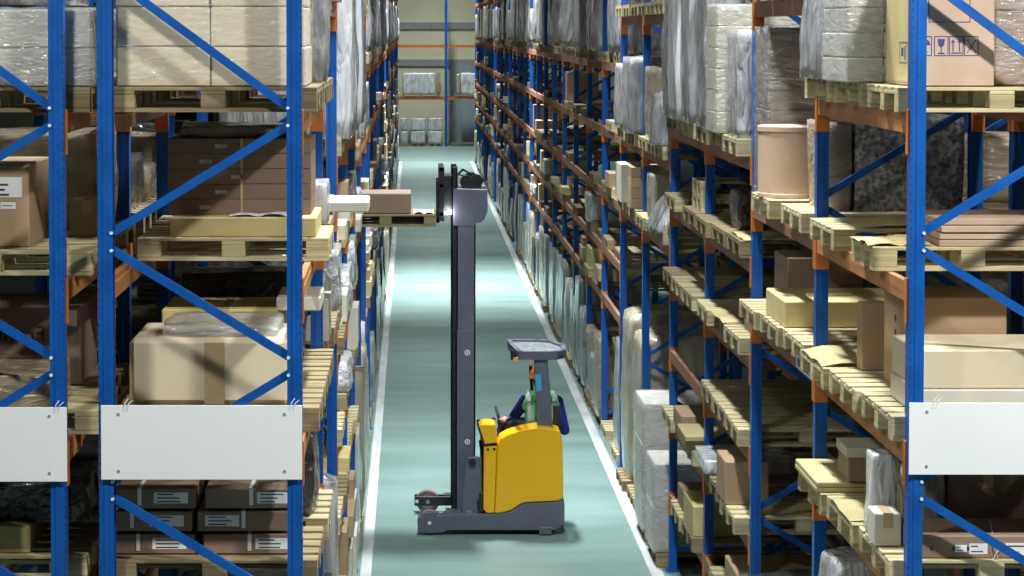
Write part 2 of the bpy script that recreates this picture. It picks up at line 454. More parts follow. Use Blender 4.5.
# ------------------------------------------------------------------ goods
def carton(x0, x1, y0, y1, z0, z1, label, m='kraft', cat='carton', group=None, tape=True, name='carton', marks=None, bev=.008):
    """closed cardboard box with taped seam"""
    t = thing(name, ((x0+x1)/2, (y0+y1)/2, z0), label, cat, group)
    MB().box(x0, x1, y0, y1, z0, z1).build('box', m, t, bevel=bev)
    if tape:
        xm = (x0+x1)/2; e = .0015
        b = MB().box(xm-.03, xm+.03, y0-e, y1+e, z1, z1+e); b.box(xm-.03, xm+.03, y0-e, y0, z1-.09, z1); b.box(xm-.03, xm+.03, y1, y1+e, z1-.09, z1)
        b.build('tape', 'tape', t)
    return t
def paper_label(t, x0, x1, y, z0, z1, lines=3):
    """printed paper label on a face looking toward -Y"""
    l = MB().box(x0, x1, y-.002, y, z0, z1).build('paper_label', 'paper', t)
    b = MB(); w = x1-x0; h = z1-z0; rr = random.Random(int(x0*1000))
    for i in range(lines):
        zz = z0+h*(i+.5)/lines; b.box(x0+w*.1, x0+w*(.45+.4*rr.random()), y-.0035, y-.002, zz-h*.05, zz+h*.05)
    b.build('print', 'print_ink', l)
def film(parent, x0, x1, y0, y1, z0, z1, m='film_clear', amp=.012, n=14, seed=1, name='stretch_film', rnd=.03):
    return MB().lumpy(x0-.012, x1+.012, y0-.012, y1+.012, z0, z1+.01, amp, 5, rnd, n, seed).build(name, m, parent, smooth=True)
def carton_block(x0, x1, y0, y1, z0, nz, hz, nx, ny, label, m='cream_board', fm='film_clear', cat='wrapped cartons', gap=.008, jit=.006, group=None, seed=1, name='wrapped_carton_stack'):
    """cartons stretch-wrapped together into one load"""
    t = thing(name, ((x0+x1)/2, (y0+y1)/2, z0), label, cat, group); rr = random.Random(seed)
    ms = m if isinstance(m, list) else [m]
    for k in range(nz):
        for i in range(nx):
            for j in range(ny):
                a = x0+(x1-x0)*i/nx+gap/2+rr.uniform(-jit, jit); b = x0+(x1-x0)*(i+1)/nx-gap/2+rr.uniform(-jit, jit)
                c = y0+(y1-y0)*j/ny+gap/2+rr.uniform(-jit, jit); d = y0+(y1-y0)*(j+1)/ny-gap/2+rr.uniform(-jit, jit)
                MB().box(a, b, c, d, z0+hz*k+.002, z0+hz*(k+1)-.002).build('carton', ms[(k+i)%len(ms)], t, bevel=.008)
    film(t, x0, x1, y0, y1, z0, z0+hz*nz, fm, seed=seed)
    return t
def bundle(x0, x1, y0, y1, z0, z1, label, m='wrap_silver', cat='wrapped load', amp=.035, sc=2.5, rnd=.15, n=12, seed=0, name='wrapped_load', group=None, taper=0):
    o = MB().lumpy(x0, x1, y0, y1, z0, z1, amp, sc, rnd, n, seed, taper).build(name, m, None, ((x0+x1)/2, (y0+y1)/2, z0), smooth=True)
    return tag(o, label, cat, group)
def boards(x0, x1, y0, y1, z0, n, h, label, m='pink_board', cat='board', group=None, jit=.012, name='board_pack', seed=3):
    """loose boards: each one lies on the next and is a thing"""
    rr = random.Random(seed)
    for i in range(n):
        dx, dy = rr.uniform(-jit, jit), rr.uniform(-jit, jit)
        pos = 'lowest' if i == 0 else 'topmost' if i == n-1 else ORD[i]+' from the bottom'
        o = MB().box(x0+dx, x1+dx, y0+dy, y1+dy, z0+h*i, z0+h*(i+1)-.004).build(name, m, None, ((x0+x1)/2, (y0+y1)/2, z0+h*i), bevel=.004)
        tag(o, label % pos, cat, group)
def sheet(x0, x1, y0, y1, z, label, m='sheet_board', curl=.03, seed=0, name='cardboard_sheet', cat='cardboard sheet'):
    """a slightly curled sheet of cardboard"""
    b = MB(); n = 6; vs = []; fs = []
    for i in range(n+1):
        for j in range(n+1):
            u, v = i/n, j/n
            zz = z+.004+curl*abs(noise.noise(Vector((u*2+seed, v*2, seed))))*1.6
            vs.append((x0+(x1-x0)*u, y0+(y1-y0)*v, zz))
    N = len(vs); vs += [(p[0], p[1], p[2]-.004) for p in vs]; w = n+1
    for i in range(n):
        for j in range(n):
            a = i*w+j; fs.append((a, a+w, a+w+1, a+1)); fs.append((N+a, N+a+1, N+a+w+1, N+a+w))
    for i in range(n):
        for a, c in ((i, i+1), (n*w+i, n*w+i+1), (i*w, (i+1)*w), (i*w+n, (i+1)*w+n)): fs.append((a, c, N+c, N+a))
    b._add(vs, fs); o = b.build(name, m, None, ((x0+x1)/2, (y0+y1)/2, z)); return tag(o, label, cat)
def LZ(row, bay, lv): return levels(bay, row)[lv-1]+BH+.145
SL3 = (.50, 1.325, 2.15)
SLN = ('near slot', 'middle slot', 'far slot')
exec_parts = []
# ================================================================== left rack, first bay (seen through its end frame)
PF = (0, 1)
pallet('left', 0, 6, 12.02, .8, 'old_wood', 1, slot='under cream cartons')
carton_block(-1.72, -.62, 11.66, 12.42, 5.665, 4, .232, 2, 1, 'stretch-wrapped stack of big cream cartons at the top of the left rack end', ['cream_board','cream_board'], 'film_clear', seed=5)
pallet('left', 0, 6, 13.0, .8, 'old_wood', 1, slot='under grey load')
bundle(-1.68, -.54, 12.62, 13.36, 5.665, 6.6, 'grey film-wrapped load behind the cream cartons at the top of the left rack end', 'wrap_silver', seed=3)
pallet('left', 0, 6, 13.75, .6, 'old_wood', 0, slot='far slot')
b_ = 4.695
pallet('left', 0, 5, 12.95, .8, 'pallet_wood', 1, slot='under brown cartons', over=.11)
pallet('left', 0, 5, 13.78, .6, 'old_wood', 1, slot='far slot')
carton(-1.52, -.60, 12.58, 13.3, b_, b_+.125, 'long flat yellowish carton beneath the stack of brown cartons in left rack', 'yellow_board', tape=False, cat='carton', name='flat_carton')
o = sheet(-1.15, -.78, 12.60, 12.74, b_+.127, 'crumpled white paper lying on the flat yellowish carton in left rack', 'paper', .02, 4, 'paper_sheet', 'paper')
for i in range(5):
    t = carton(-1.55+.006*(i%2), -.64, 12.76, 13.34, b_+.127+.097*i, b_+.127+.097*(i+1)-.002, '%s flat brown carton in the strapped stack of five in left rack' % ('lowest','second','middle','fourth','topmost')[i], 'brown_board', group=None, tape=False, name='flat_carton', bev=.004)
    MB().box(-1.09, -1.075, 12.757, 12.76, b_+.127+.097*i, b_+.127+.097*(i+1)-.002).build('strap', 'yellow_board', t)
    MB().box(-1.35+.1*(i%3), -1.27+.1*(i%3), 12.757, 12.76, b_+.16+.097*i, b_+.185+.097*i).build('tape_patch', 'wrap_white', t)
bundle(-1.48, -.70, 12.8, 13.3, b_+.613, b_+.69, 'clear film bundle lying on top of the five flat brown cartons', 'wrap_brown', seed=8, amp=.03, cat='wrapped bundle')
pallet('left', 0, 4, 12.28, .8, 'old_wood', 1, slot='under big pale carton')
pallet('left', 0, 4, 13.085, .8, 'old_wood', 1, slot='under yellow carton')
pallet('left', 0, 4, 13.79, .6, 'old_wood', 0, slot='under black bale')
t = carton(-1.69, -.73, 11.95, 12.62, 3.755, 4.155, 'big pale beige carton just above the sign board in the left rack', 'cream_board', tape=False, bev=.03)
MB().box(-1.24, -1.12, 11.946, 11.95, 3.76, 4.13).build('tape', 'tape', t)
bundle(-1.5, -.80, 12.0, 12.6, 4.157, 4.22, 'pale sheet of film draped over the big beige carton in left rack', 'film_cloudy', seed=12, amp=.02, n=10, cat='plastic film', name='film_sheet')
carton(-1.60, -.80, 12.8, 13.4, 3.755, 4.21, 'yellowish carton behind the big beige carton in the left rack', 'yellow_board')
carton(-.86, -.58, 12.7, 13.25, 4.212, 4.30, 'small pale flat carton lying on the yellowish carton in left rack', 'pale_board', tape=False, name='flat_carton')
bundle(-1.58, -.74, 13.57, 13.99, 3.755, 4.36, 'black film-wrapped bale deep inside the left rack above sign', 'wrap_dark', seed=6, name='black_bale', cat='wrapped bale')
pallet('left', 0, 3, 12.0, .8, 'old_wood', 1, slot='under flat packs')
pallet('left', 0, 3, 13.0, .8, 'pallet_wood', 1, slot='behind flat packs', over=.1)
for i in range(3):
    for j, (xa, xb) in enumerate(((-1.77, -1.285), (-1.245, -.70))):
        z0 = 2.917+.135*i; dx = (.02, -.015, .03)[i]
        t = carton(xa+dx, xb+dx*.5, 11.72, 12.42, z0, z0+.118, '%s brown flat pack with white strap under the left sign board, %s column' % (('bottom','middle','top')[i], ('left','right')[j]), 'brown_board', 'flat pack', tape=False, name='flat_pack', bev=.006)
        sx = xa+dx+(.13 if j == 0 else .26)
        MB().box(sx, sx+.022, 11.716, 12.42, z0+.118, z0+.1205).box(sx, sx+.022, 11.716, 11.72, z0+.02, z0+.1205).build('strap', 'paper', t)
        lx = xb+dx-(.26 if (i+j)%2 == 0 else .24) if not (i == 1 and j == 1) else xa+.03
        paper_label(t, lx, lx+.2, 11.72, z0+.03, z0+.095)
bundle(-1.7, -.62, 12.62, 13.35, 2.915, 3.4, 'dark film bundle behind the brown flat packs in left rack', 'wrap_dark', seed=14)
for lv in (1, 2):
    for i in range(3): pallet('left', 0, lv, Y0+SL3[i], .8, 'old_wood', 0, slot=SLN[i])
carton(-1.7, -.6, 11.7, 12.3, LZ('left',0,2), LZ('left',0,2)+.5, 'brown carton on second beam up at the near end of left rack', 'brown_board')
bundle(-.98, -.56, 13.4, 13.95, b_, b_+.28, 'loose white papers and film heaped at far slot of left rack first bay', 'wrap_white', seed=21, cat='paper heap', name='paper_heap')

# ---- rack behind the left one, first bays
pallet('back_left', 0, 6, 12.0, .8, 'old_wood', 1, slot='under film-wrapped cartons', over=.13)
carton_block(-3.0, -1.85, 11.62, 12.4, 5.665, 2, .225, 2, 1, 'cloudy film-wrapped pale cartons beside the upper edge, leftmost at the top', 'pale_board', 'film_cloudy', seed=9)
bundle(-3.0, -1.95, 11.7, 12.4, 6.14, 6.5, 'bluish film bundle on top of the leftmost pale wrapped cartons', 'wrap_silver', seed=4)
pallet('back_left', 0, 5, 12.2, .8, 'pallet_wood', 1, slot='under kraft carton', over=.1)
t = carton(-3.0, -2.29, 12.0, 12.7, b_, b_+.50, 'kraft carton with white label on pale pallet at the left edge', 'kraft', tape=False)
paper_label(t, -2.62, -2.33, 12.0, b_+.3, b_+.42, 4); paper_label(t, -2.46, -2.37, 12.0, b_+.23, b_+.27, 1)
pallet('back_left', 0, 5, 13.3, .8, 'pallet_wood', 1, slot='far slot', over=.1)
bundle(-3.1, -2.0, 13.0, 13.75, b_, b_+.64, 'dark film-wrapped bale behind the labelled kraft carton at left edge', 'wrap_brown', seed=5)
t = carton(-2.18, -1.95, 12.75, 12.98, b_, b_+.22, 'small kraft carton seen in the gap between the two left racks', 'kraft')
pallet('back_left', 0, 4, 12.2, .8, 'pallet_wood', 1, slot='behind sign board', over=.14)
pallet('back_left', 0, 4, 13.1, .8, 'old_wood', 1, slot='under printed carton')
t = carton(-3.0, -2.09, 12.62, 13.3, 3.755, 4.25, 'brown carton printed with a dark word at the left edge', 'brown_board', tape=False)
paper_label(t, -2.27, -2.11, 12.62, 4.13, 4.23, 2)
fc = bpy.data.curves.new('print', 'FONT'); fc.body = 'Front'; fc.size = .14; fc.extrude = .0008; fc.materials.append(MATS['print_ink'])
tmp = bpy.data.objects.new('print', fc); me = bpy.data.meshes.new_from_object(tmp); bpy.data.objects.remove(tmp)
fo = bpy.data.objects.new('print', me); COL.objects.link(fo); fo.parent = t
p = at(46, 341, 12.62); fo.location = Vector((p.x, 12.618, p.z))-t.location; fo.rotation_euler = (math.pi/2, 0, 0); fo.scale = (-1.0, 1.0, 1)
bundle(-3.0, -2.12, 11.75, 12.5, 3.755, 3.97, 'yellowish film-wrapped flat cartons just above the cut-off sign board', 'wrap_brown', seed=25, amp=.015, rnd=.05)
pallet('back_left', 0, 3, 12.1, .8, 'pallet_wood', 1, slot='below sign board', over=.08)
carton(-3.0, -2.25, 11.75, 12.3, 2.915, 3.08, 'pale flat carton in the lower left corner on a pallet', 'yellow_board', tape=False)
bundle(-3.05, -1.93, 11.8, 12.5, 3.082, 3.32, 'dark crumpled film bundle on the pale flat carton, lower left corner', 'wrap_dark', seed=31, amp=.06)
pallet('back_left', 0, 3, 13.1, .8, 'old_wood', 0, slot='far slot')
for bay in (1, 2, 3):
    for lv in (3, 4, 5, 6):
        for i in (0, 1, 2):
            if R.random() < .6:
                pallet('back_left', bay, lv, Y0+BP*bay+SL3[i], .8, 'old_wood', 0, slot=SLN[i])
                if R.random() < .6:
                    y = Y0+BP*bay+SL3[i]; z = LZ('back_left', bay, lv)
                    bundle(-3.05, -2.0, y-.36, y+.36, z, z+.25+.25*R.random(), R.choice(['dark wrapped load','brown wrapped load'])+', '+where('back_left', bay, lv, SLN[i]), R.choice(['wrap_dark','wrap_brown']), seed=bay*10+lv, n=8)

# ================================================================== right rack, first bay
for i, y in enumerate((12.0, 12.83, 13.66)):
    pallet('right', 0, 6, y, .8, 'pallet_wood', 1, slot=SLN[i], over=.04+.03*i)
kx0, kx1, ky = 2.905, 3.37, 11.64
t = carton(kx0, kx1, ky, 12.33, 5.668, 6.42, 'tall kraft carton with blue handling symbols at the top of right rack', 'pink_board', tape=False)
MB().box(kx0-.0015, kx0, ky+.02, 12.31, 5.69, 6.4).build('side_panel', 'yellow_board', t)
b = MB()
def line2(p, q, w=.0045, y=None):
    b.bar((p[0], ky-.001, p[1]), (q[0], ky-.001, q[1]), w, .002, (0,1,0))
def px(x, y): v = at(x, y, ky); return (v.x, v.z)
def rect(x0, y0, x1, y1):
    P = [px(x0,y0), px(x1,y0), px(x1,y1), px(x0,y1)]
    for i in range(4): line2(P[i], P[(i+1)%4])
rect(929, -30, 970, 22)
for x0 in (918, 934.5, 949.5, 964.5): rect(x0, 36.5, x0+13.5, 55.5)
# umbrella, glass, arrows up, hook cross
b.prism([px(919.5,45), px(921,41), px(925,38.5), px(929,41), px(930.5,45)], ky-.002, ky); line2(px(925,45), px(925,53)); line2(px(925,53), px(927.5,52))
b.prism([px(937.5,39), px(945,39), px(944,45), px(941.8,47.5), px(940.7,47.5), px(938.5,45)], ky-.002, ky); line2(px(941.2,47), px(941.2,53)); line2(px(938,53.3), px(944.5,53.3), .008)
for ax in (953, 959.5):
    line2(px(ax,41), px(ax,51.5), .006); b.prism([px(ax-2,42.5), px(ax,39), px(ax+2,42.5)], ky-.002, ky)
line2(px(951,53), px(962,53), .006)
line2(px(967,39.5), px(976,53)); line2(px(976,39.5), px(967,53)); line2(px(967,39.5), px(969.5,40)); line2(px(976,39.5), px(973.5,43)); line2(px(968,47), px(972,50))
b.build('printed_symbols', 'blue_ink', t)
b = MB()
for z in (5.80, 5.92): b.box(kx0-.003, kx0-.0016, 11.8, 11.98, z, z+.004); 
for y in (11.8, 11.976): b.box(kx0-.003, kx0-.0016, y, y+.004, 5.80, 5.92)
b.box(kx0-.003, kx0-.0016, 11.84, 11.86, 5.82, 5.9); b.box(kx0-.003, kx0-.0016, 11.89, 11.94, 5.84, 5.89)
b.build('printed_symbols', 'blue_ink', t)
carton_block(3.40, 4.02, 11.75, 12.36, 5.668, 3, .22, 1, 1, 'brown cartons in dark film beside the kraft carton with handling symbols', 'brown_board', 'film_clear', seed=17)
carton_block(2.69, 3.85, 12.45, 13.2, 5.668, 5, .155, 5, 1, 'banded stack of small cartons in cloudy film behind the symbol-printed kraft carton', ['pale_board','grey_card'] if 'grey_card' in MATS else 'pale_board', 'film_cloudy', seed=18)
bundle(2.66, 3.85, 13.28, 14.02, 5.668, 6.5, 'bluish film-covered load flaring over its pallet, far slot, top of right rack', 'wrap_silver', seed=19, taper=.16, amp=.05)
# second beam from the top
pallet('right', 0, 5, 12.32, .6, 'pallet_wood', 1, slot='under stacked boards', over=.08)
pallet('right', 0, 5, 13.5, .8, 'pallet_wood', 1, slot='before speckled bale', over=.09)
boards(3.17, 4.05, 12.03, 12.62, b_, 4, .043, '%s pinkish board in the pack of four on the right rack', 'pink_board')
sheet(2.74, 3.13, 12.05, 12.58, b_, 'yellowish cardboard sheet on the bare pallet end beside pink boards', seed=2)
bundle(3.16, 3.95, 14.36, 15.02, b_, 5.37, 'large grey speckled bale just beyond the second frame of right rack', 'wrap_speckle', seed=20, rnd=.06, amp=.02, name='speckled_bale', cat='wrapped bale')
bundle(2.95, 3.14, 14.36, 15.0, b_, 5.33, 'narrow pale film-wrapped pack beside the grey speckled bale', 'wrap_brown', seed=22, rnd=.06, amp=.02)
sheet(2.95, 3.9, 13.15, 13.85, b_, 'yellowish cardboard sheet between two bare pallet ends before the speckled bale', seed=5, curl=.02)
# third beam from the top
for i in range(3): pallet('right', 0, 4, Y0+SL3[i], .8, 'pallet_wood', 1, slot=SLN[i], over=.06+.03*i)
c_ = 3.755
sheet(2.72, 3.6, 13.3, 14.0, c_, 'curled pale cardboard sheet on far pallet, third shelf of right rack end', seed=7, curl=.05)
t = carton(3.03, 3.66, 12.32, 12.86, c_, 4.355, 'brown carton with white label above the right sign board', 'kraft', tape=False)
paper_label(t, 3.5, 3.6, 12.32, 3.98, 4.06, 1)
b = MB()
for z in (4.1, 4.19): b.tube([(3.028, 12.55, z), (3.032, 12.55, z)], .022, 12)
b.build('hand_hole', 'print_ink', t)
b = MB()
for i, x in enumerate((3.20, 3.23, 3.28, 3.31, 3.35)): b.bar((x, 12.319, 4.0), (x+(.012 if i%2 else 0), 12.319, 4.06), .008, .002, (0,1,0))
b.build('print', 'print_ink', t)
carton(2.93, 4.0, 11.64, 12.26, c_, c_+.148, 'lower of two wide pale cartons resting just behind the right sign board', 'pale_board', tape=False, name='wide_carton')
carton(2.94, 4.02, 11.65, 12.26, c_+.15, c_+.378, 'upper of two wide pale cartons just above the right sign board', 'cream_board', tape=False, name='wide_carton')
carton(2.95, 3.45, 13.15, 13.28, c_, 4.20, 'kraft carton standing behind the labelled brown carton in right rack', 'kraft')
# fourth beam from the top
for i in range(3): pallet('right', 0, 3, Y0+SL3[i], .8, 'pallet_wood', 1, slot=SLN[i], over=.07+.03*i)
d_ = 2.915
boards(2.70, 3.9, 13.3, 14.05, d_, 2, .035, '%s yellow board on far pallet, fourth shelf of right rack end', 'sheet_board')
t = carton(2.90, 3.25, 13.28, 13.6, d_+.07, d_+.30, 'small brown carton with pale lid on the fourth shelf, right rack end', 'brown_board', tape=False)
MB().box(2.89, 3.26, 13.27, 13.61, d_+.24, d_+.305).build('lid', 'pale_board', t)
sheet(2.74, 3.8, 12.5, 13.1, d_, 'yellow cardboard sheet on the middle pallet, fourth shelf of right rack end', seed=9, curl=.03)
bundle(2.80, 2.95, 12.15, 12.4, d_, 3.42, 'pale sack with red mark leaning behind the right rack post', 'wrap_white', seed=23, cat='sack', name='sack')
carton(2.76, 2.92, 11.9, 12.1, d_, d_+.2, 'little pale carton at the pallet edge beside the pale sack', 'pale_board')
t = carton(2.93, 4.02, 11.63, 12.05, d_, d_+.135, 'long flat labelled carton in the lower right corner below sign', 'brown_board', tape=False, name='flat_carton')
for x0, x1, y0, y1 in ((955, 967, 545, 552), (969, 987.5, 543.5, 554), (1005, 1030, 543, 555)):
    a, c = at(x0, y1, 11.63), at(x1, y0, 11.63); paper_label(t, a.x, c.x, 11.63, a.z, c.z, 2)
b = MB()
for x in (931.5, 953.5, 968): q = at(x, 548.5, 11.63); b.box(q.x-.008, q.x+.008, 11.628, 11.63, q.z-.012, q.z+.012)
b.build('print', 'print_ink', t)
MB().tube([at(1000,568,11.6), at(994,543,11.61), at(990,520,11.8)], .004, 5).tube([at(988,567,11.6), at(997,553,11.61), at(1003,545,11.61)], .004, 5).build('strap', 'pale_board', t)
bundle(3.0, 3.22, 12.1, 12.4, d_, 3.36, 'silver crumpled film bag hanging below the right sign board', 'wrap_silver', seed=24, cat='plastic bag', name='plastic_bag')
carton(3.26, 3.75, 12.15, 12.42, d_, 3.3, 'dark brown carton beside the silver film bag under right sign', 'brown_board')
for i in range(3): pallet('right', 0, 2, Y0+SL3[i], .8, 'pallet_wood', 0, slot=SLN[i])
bundle(2.72, 3.12, 13.0, 13.5, LZ('right',0,2), 2.53, 'clear plastic bag bulging at the bottom beside the second right post', 'wrap_silver', seed=26, rnd=.5, cat='plastic bag', name='plastic_bag')
for i in range(3): pallet('right', 0, 1, Y0+SL3[i], .8, 'old_wood', 0, slot=SLN[i])

# ---- right rack, second bay
Y1 = Y0+BP
pallet('right', 1, 2, Y1+.5, .8, 'pallet_wood', 1, slot='under speckled bale', over=.08)
pallet('right', 1, 2, 15.72, .8, 'pallet_wood', 1, slot='under round drum', over=.12)
pallet('right', 1, 2, 16.43, .6, 'old_wood', 1, slot='far slot', over=.0)
t = thing('fibre_drum', (2.94, 15.68, b_), 'tan fibreboard drum standing on a pallet beside blue post', 'drum')
MB().lathe([(.232,0),(.236,.01),(.236,.53),(.232,.54)], (2.94, 15.68, b_), 40).build('body', 'drum_board', t, smooth=False)
MB().lathe([(.24,0),(.242,.004),(.242,.03),(.238,.034)], (2.94, 15.68, b_), 40).build('rim', 'drum_board', t)
MB().lathe([(.241,0),(.243,.004),(.243,.04),(.23,.044)], (2.94, 15.68, b_+.51), 40).build('lid', 'drum_board', t)
carton_block(2.84, 3.7, 15.98, 16.66, b_, 2, .66, 2, 1, 'dark wrapped big cartons behind the tan fibreboard drum', 'dark_carton', 'film_clear', seed=27)
for i in range(3): pallet('right', 1, 1, Y1+SL3[i], .8, 'pallet_wood', 1, slot=SLN[i], over=.06+.03*i)
carton(2.80, 3.9, 15.05, 15.85, c_, c_+.2, 'long flat yellowish carton across the middle pallet beyond the second right post', 'yellow_board', tape=False, name='flat_carton')
carton(3.0, 3.6, 16.0, 16.6, c_, c_+.42, 'brown carton on the far pallet of third shelf, second right bay', 'brown_board')
for i in range(3): pallet('right', 1, 3, Y1+SL3[i], .8, 'old_wood', 0, slot=SLN[i])
for i in range(3):
    y = Y1+SL3[i]; pallet('right', 1, 0, y, .8, 'old_wood', 0, slot=SLN[i])
    bundle(2.8, 3.9, y-.37, y+.37, .145, (1.3, 1.6, 1.5)[i], 'dark wrapped load, '+where('right', 1, 0, SLN[i]), 'wrap_dark', seed=40+i)

# ---- right rack, third and fourth bays
Y2, Y3 = Y0+2*BP, Y0+3*BP
for bay, yb in ((2, Y2), (3, Y3)):
    for lv in (6, 5, 4, 3, 2, 1):
        for i in range(3):
            if (bay, lv) == (3, 3) or (bay, lv, i) in ((2, 1, 2), (3, 5, 1), (3, 1, 2)): continue
            pallet('right', bay, lv, yb+SL3[i], .8, R.choice(['pallet_wood','pallet_wood','old_wood']), 1 if bay == 2 or lv > 3 else 0, slot=SLN[i], over=.05+.07*R.random(), rz=R.uniform(-.02,.02))
a_ = 4.81+BH+.145
bundle(2.74, 3.85, Y2+.12, Y2+.82, a_, 6.0, 'grey film-wrapped box load just beyond the third right post', 'wrap_silver', seed=50, rnd=.04, amp=.015)
carton_block(2.70, 3.8, Y2+1.0, Y2+1.66, a_, 6, .19, 3, 1, 'tall column of small cartons under grey film, third right bay', 'cream_board', 'film_cloudy', seed=51)
bundle(2.71, 3.8, Y2+1.8, Y2+2.5, a_, 6.5, 'tall silver-wrapped load, far slot, third right bay', 'wrap_silver', seed=52, rnd=.08)
bundle(2.70, 3.8, Y3+.12, Y3+.85, a_, 6.6, 'tall grey film-wrapped load, near slot, fourth right bay', 'wrap_silver', seed=53, rnd=.07)
bundle(2.68, 3.8, Y3+.95, Y3+1.7, a_, 6.55, 'tall shiny white film-wrapped load, middle slot, fourth right bay', 'wrap_white', seed=54, rnd=.07)
bundle(2.72, 3.8, Y3+1.8, Y3+2.5, a_, 6.5, 'tall crumpled silver-wrapped load, far slot, fourth right bay', 'wrap_silver', seed=55, rnd=.12, amp=.05)
z5 = 3.95+BH+.145
bundle(2.88, 3.2, Y2+1.0, Y2+1.45, z5, z5+.36, 'black plastic sack on a pallet beyond the third right post', 'wrap_dark', seed=56, rnd=.5, cat='sack', name='plastic_sack')
for i in range(2): pallet('right', 3, 5, Y3+.5, .6, 'pallet_wood', 0, z=z5+.147*i, slot='%s stacked on near one' % ('first','second')[i], over=.02)
sheet(2.8, 3.6, Y2+.1, Y2+.8, z5, 'pale cardboard sheet on near pallet of third right bay', seed=11)
z4 = 3.13+BH+.145
sheet(2.75, 3.6, Y2+.95, Y2+1.7, z4, 'pale sheet on the middle pallet, fourth shelf of third right bay', seed=12)
carton(2.9, 3.5, Y2+.15, Y2+.7, z4, z4+.25, 'brown carton, near pallet, fourth shelf of third right bay', 'brown_board')
z2 = 1.60+BH+.145
t = carton(2.72, 3.1, 17.35, 17.85, z2, z2+.38, 'kraft carton near the aisle on a low shelf of third right bay', 'kraft')
MB().tube([(2.96, 17.349, z2+.19), (2.96, 17.345, z2+.19)], .02, 10).build('hand_hole', 'paper', t)
bundle(2.72, 3.6, Y2+1.75, Y2+2.5, z2, z2+.12, 'white flat film pack on the far pallet, low shelf, third right bay', 'wrap_white', seed=58, rnd=.05, amp=.02)
z3 = 2.35+BH+.145
boards(2.72, 3.85, Y3+.15, Y3+.8, z2, 3, .05, '%s pale plank pack on near pallet, low shelf, fourth right bay', 'sheet_board', jit=.05, seed=8)
carton(2.75, 3.6, Y3+1.0, Y3+1.6, z2, z2+.18, 'kraft flat carton, middle pallet, low shelf, fourth right bay', 'kraft')
z1 = .75+BH+.145
carton(2.76, 3.6, Y2+.15, Y2+.8, z1, z1+.35, 'kraft carton, near pallet, lowest shelf, third right bay', 'kraft')
carton(2.76, 3.5, Y3+.15, Y3+.85, z1, z1+.3, 'yellowish carton, near pallet, lowest shelf, fourth right bay', 'yellow_board')
carton(2.8, 3.5, Y3+1.0, Y3+1.6, z1, z1+.22, 'brown carton, middle pallet, lowest shelf, fourth right bay', 'brown_board')
bundle(2.8, 3.9, Y2+1.0, Y2+2.4, .01, .6, 'grey wrapped load on the floor of third right bay', 'wrap_silver', seed=59)

# ---- right rack, fifth and sixth bays
Y4, Y5 = Y0+4*BP, Y0+5*BP
for bay, yb in ((4, Y4), (5, Y5)):
    for lv in (1, 2, 3):
        for i in range(3):
            pallet('right', bay, lv, yb+SL3[i], .8, R.choice(['pallet_wood','old_wood']), 1 if lv < 3 else 0, slot=SLN[i], over=.05+.05*R.random())
bundle(2.95, 3.85, Y4+.1, Y4+.85, b_, 5.62, 'yellowish film-wrapped cartons, near slot, second shelf of fifth right bay', 'wrap_brown', seed=60, rnd=.05, amp=.02)
bundle(2.68, 2.93, Y4+.15, Y4+.85, b_, 5.3, 'grey film heap leaning at the aisle edge of fifth right bay', 'wrap_silver', seed=61, rnd=.3, taper=.4, amp=.06)
bundle(2.82, 3.85, Y4+1.0, Y4+2.4, b_, 5.55, 'brown film-wrapped wide load, far half of fifth right bay', 'wrap_brown', seed=62, rnd=.06)
bundle(2.70, 3.8, Y5+.15, Y5+1.2, b_, 5.65, 'silver-wrapped bale, near half of sixth right bay', 'wrap_silver', seed=63, rnd=.08)
bundle(2.72, 3.8, Y5+1.35, Y5+2.45, b_, 5.55, 'silver-wrapped bale, far half of sixth right bay', 'wrap_silver', seed=64, rnd=.1)
bundle(2.68, 3.7, Y4+.1, Y4+1.25, c_-.02, c_+.42, 'clear film draped in a slope over a pallet, fifth right bay', 'wrap_silver', seed=65, taper=.5, rnd=.2, amp=.04, n=14)
bundle(2.80, 3.1, Y4+1.5, Y4+1.9, c_, c_+.55, 'tawny stack of paper sacks, middle of fifth right bay', 'clear_bale', seed=66)
for i in range(4):
    carton(2.74, 3.1, Y5+.35, Y5+.8, c_+.13*i, c_+.13*(i+1)-.003, '%s kraft carton of four stacked in the sixth right bay' % ('lowest','second','third','topmost')[i], 'kraft', bev=.004)
carton(2.70, 3.3, Y5+1.2, Y5+1.75, c_, c_+.5, 'tall whitish carton standing in the sixth right bay', 'pale_board')
carton(2.75, 3.2, Y5+1.9, Y5+2.4, c_, c_+.45, 'kraft carton, far slot, lowest shelf of sixth right bay', 'kraft')
for i, (y, w_) in enumerate(((22.62, .8), (23.72, .8))): pallet('right', 4, 0, y, w_, 'old_wood', 1, slot=('near slot','far slot')[i], over=.12)
o = carton_block(2.70, 3.75, 22.3, 23.05, .145, 2, .50, 1, 1, 'lower white film-wrapped boxes standing on floor at the aisle edge', 'pale_board', 'film_cloudy', seed=67)
o = carton_block(2.69, 3.75, 23.25, 24.15, .145, 3, .50, 1, 1, 'taller white film-wrapped boxes on floor behind the lower ones', 'pale_board', 'film_cloudy', seed=68)
pallet('right', 5, 0, 26.3, .8, 'old_wood', 1, slot='near slot', over=.12)
pallet('right', 5, 0, 25.3, .8, 'old_wood', 1, slot='middle slot', over=.08)
bundle(2.78, 3.85, 25.9, 26.72, .145, 2.35, 'tall tawny bale under shiny clear film beside the sixth right post', 'clear_bale', seed=69, rnd=.22, amp=.03, n=16, name='clear_film_bale', cat='wrapped bale')
bundle(2.82, 3.85, 24.9, 25.72, .145, 2.2, 'second tawny bale under clear film behind the white boxes', 'clear_bale', seed=70, rnd=.22, amp=.03, n=16, name='clear_film_bale', cat='wrapped bale')

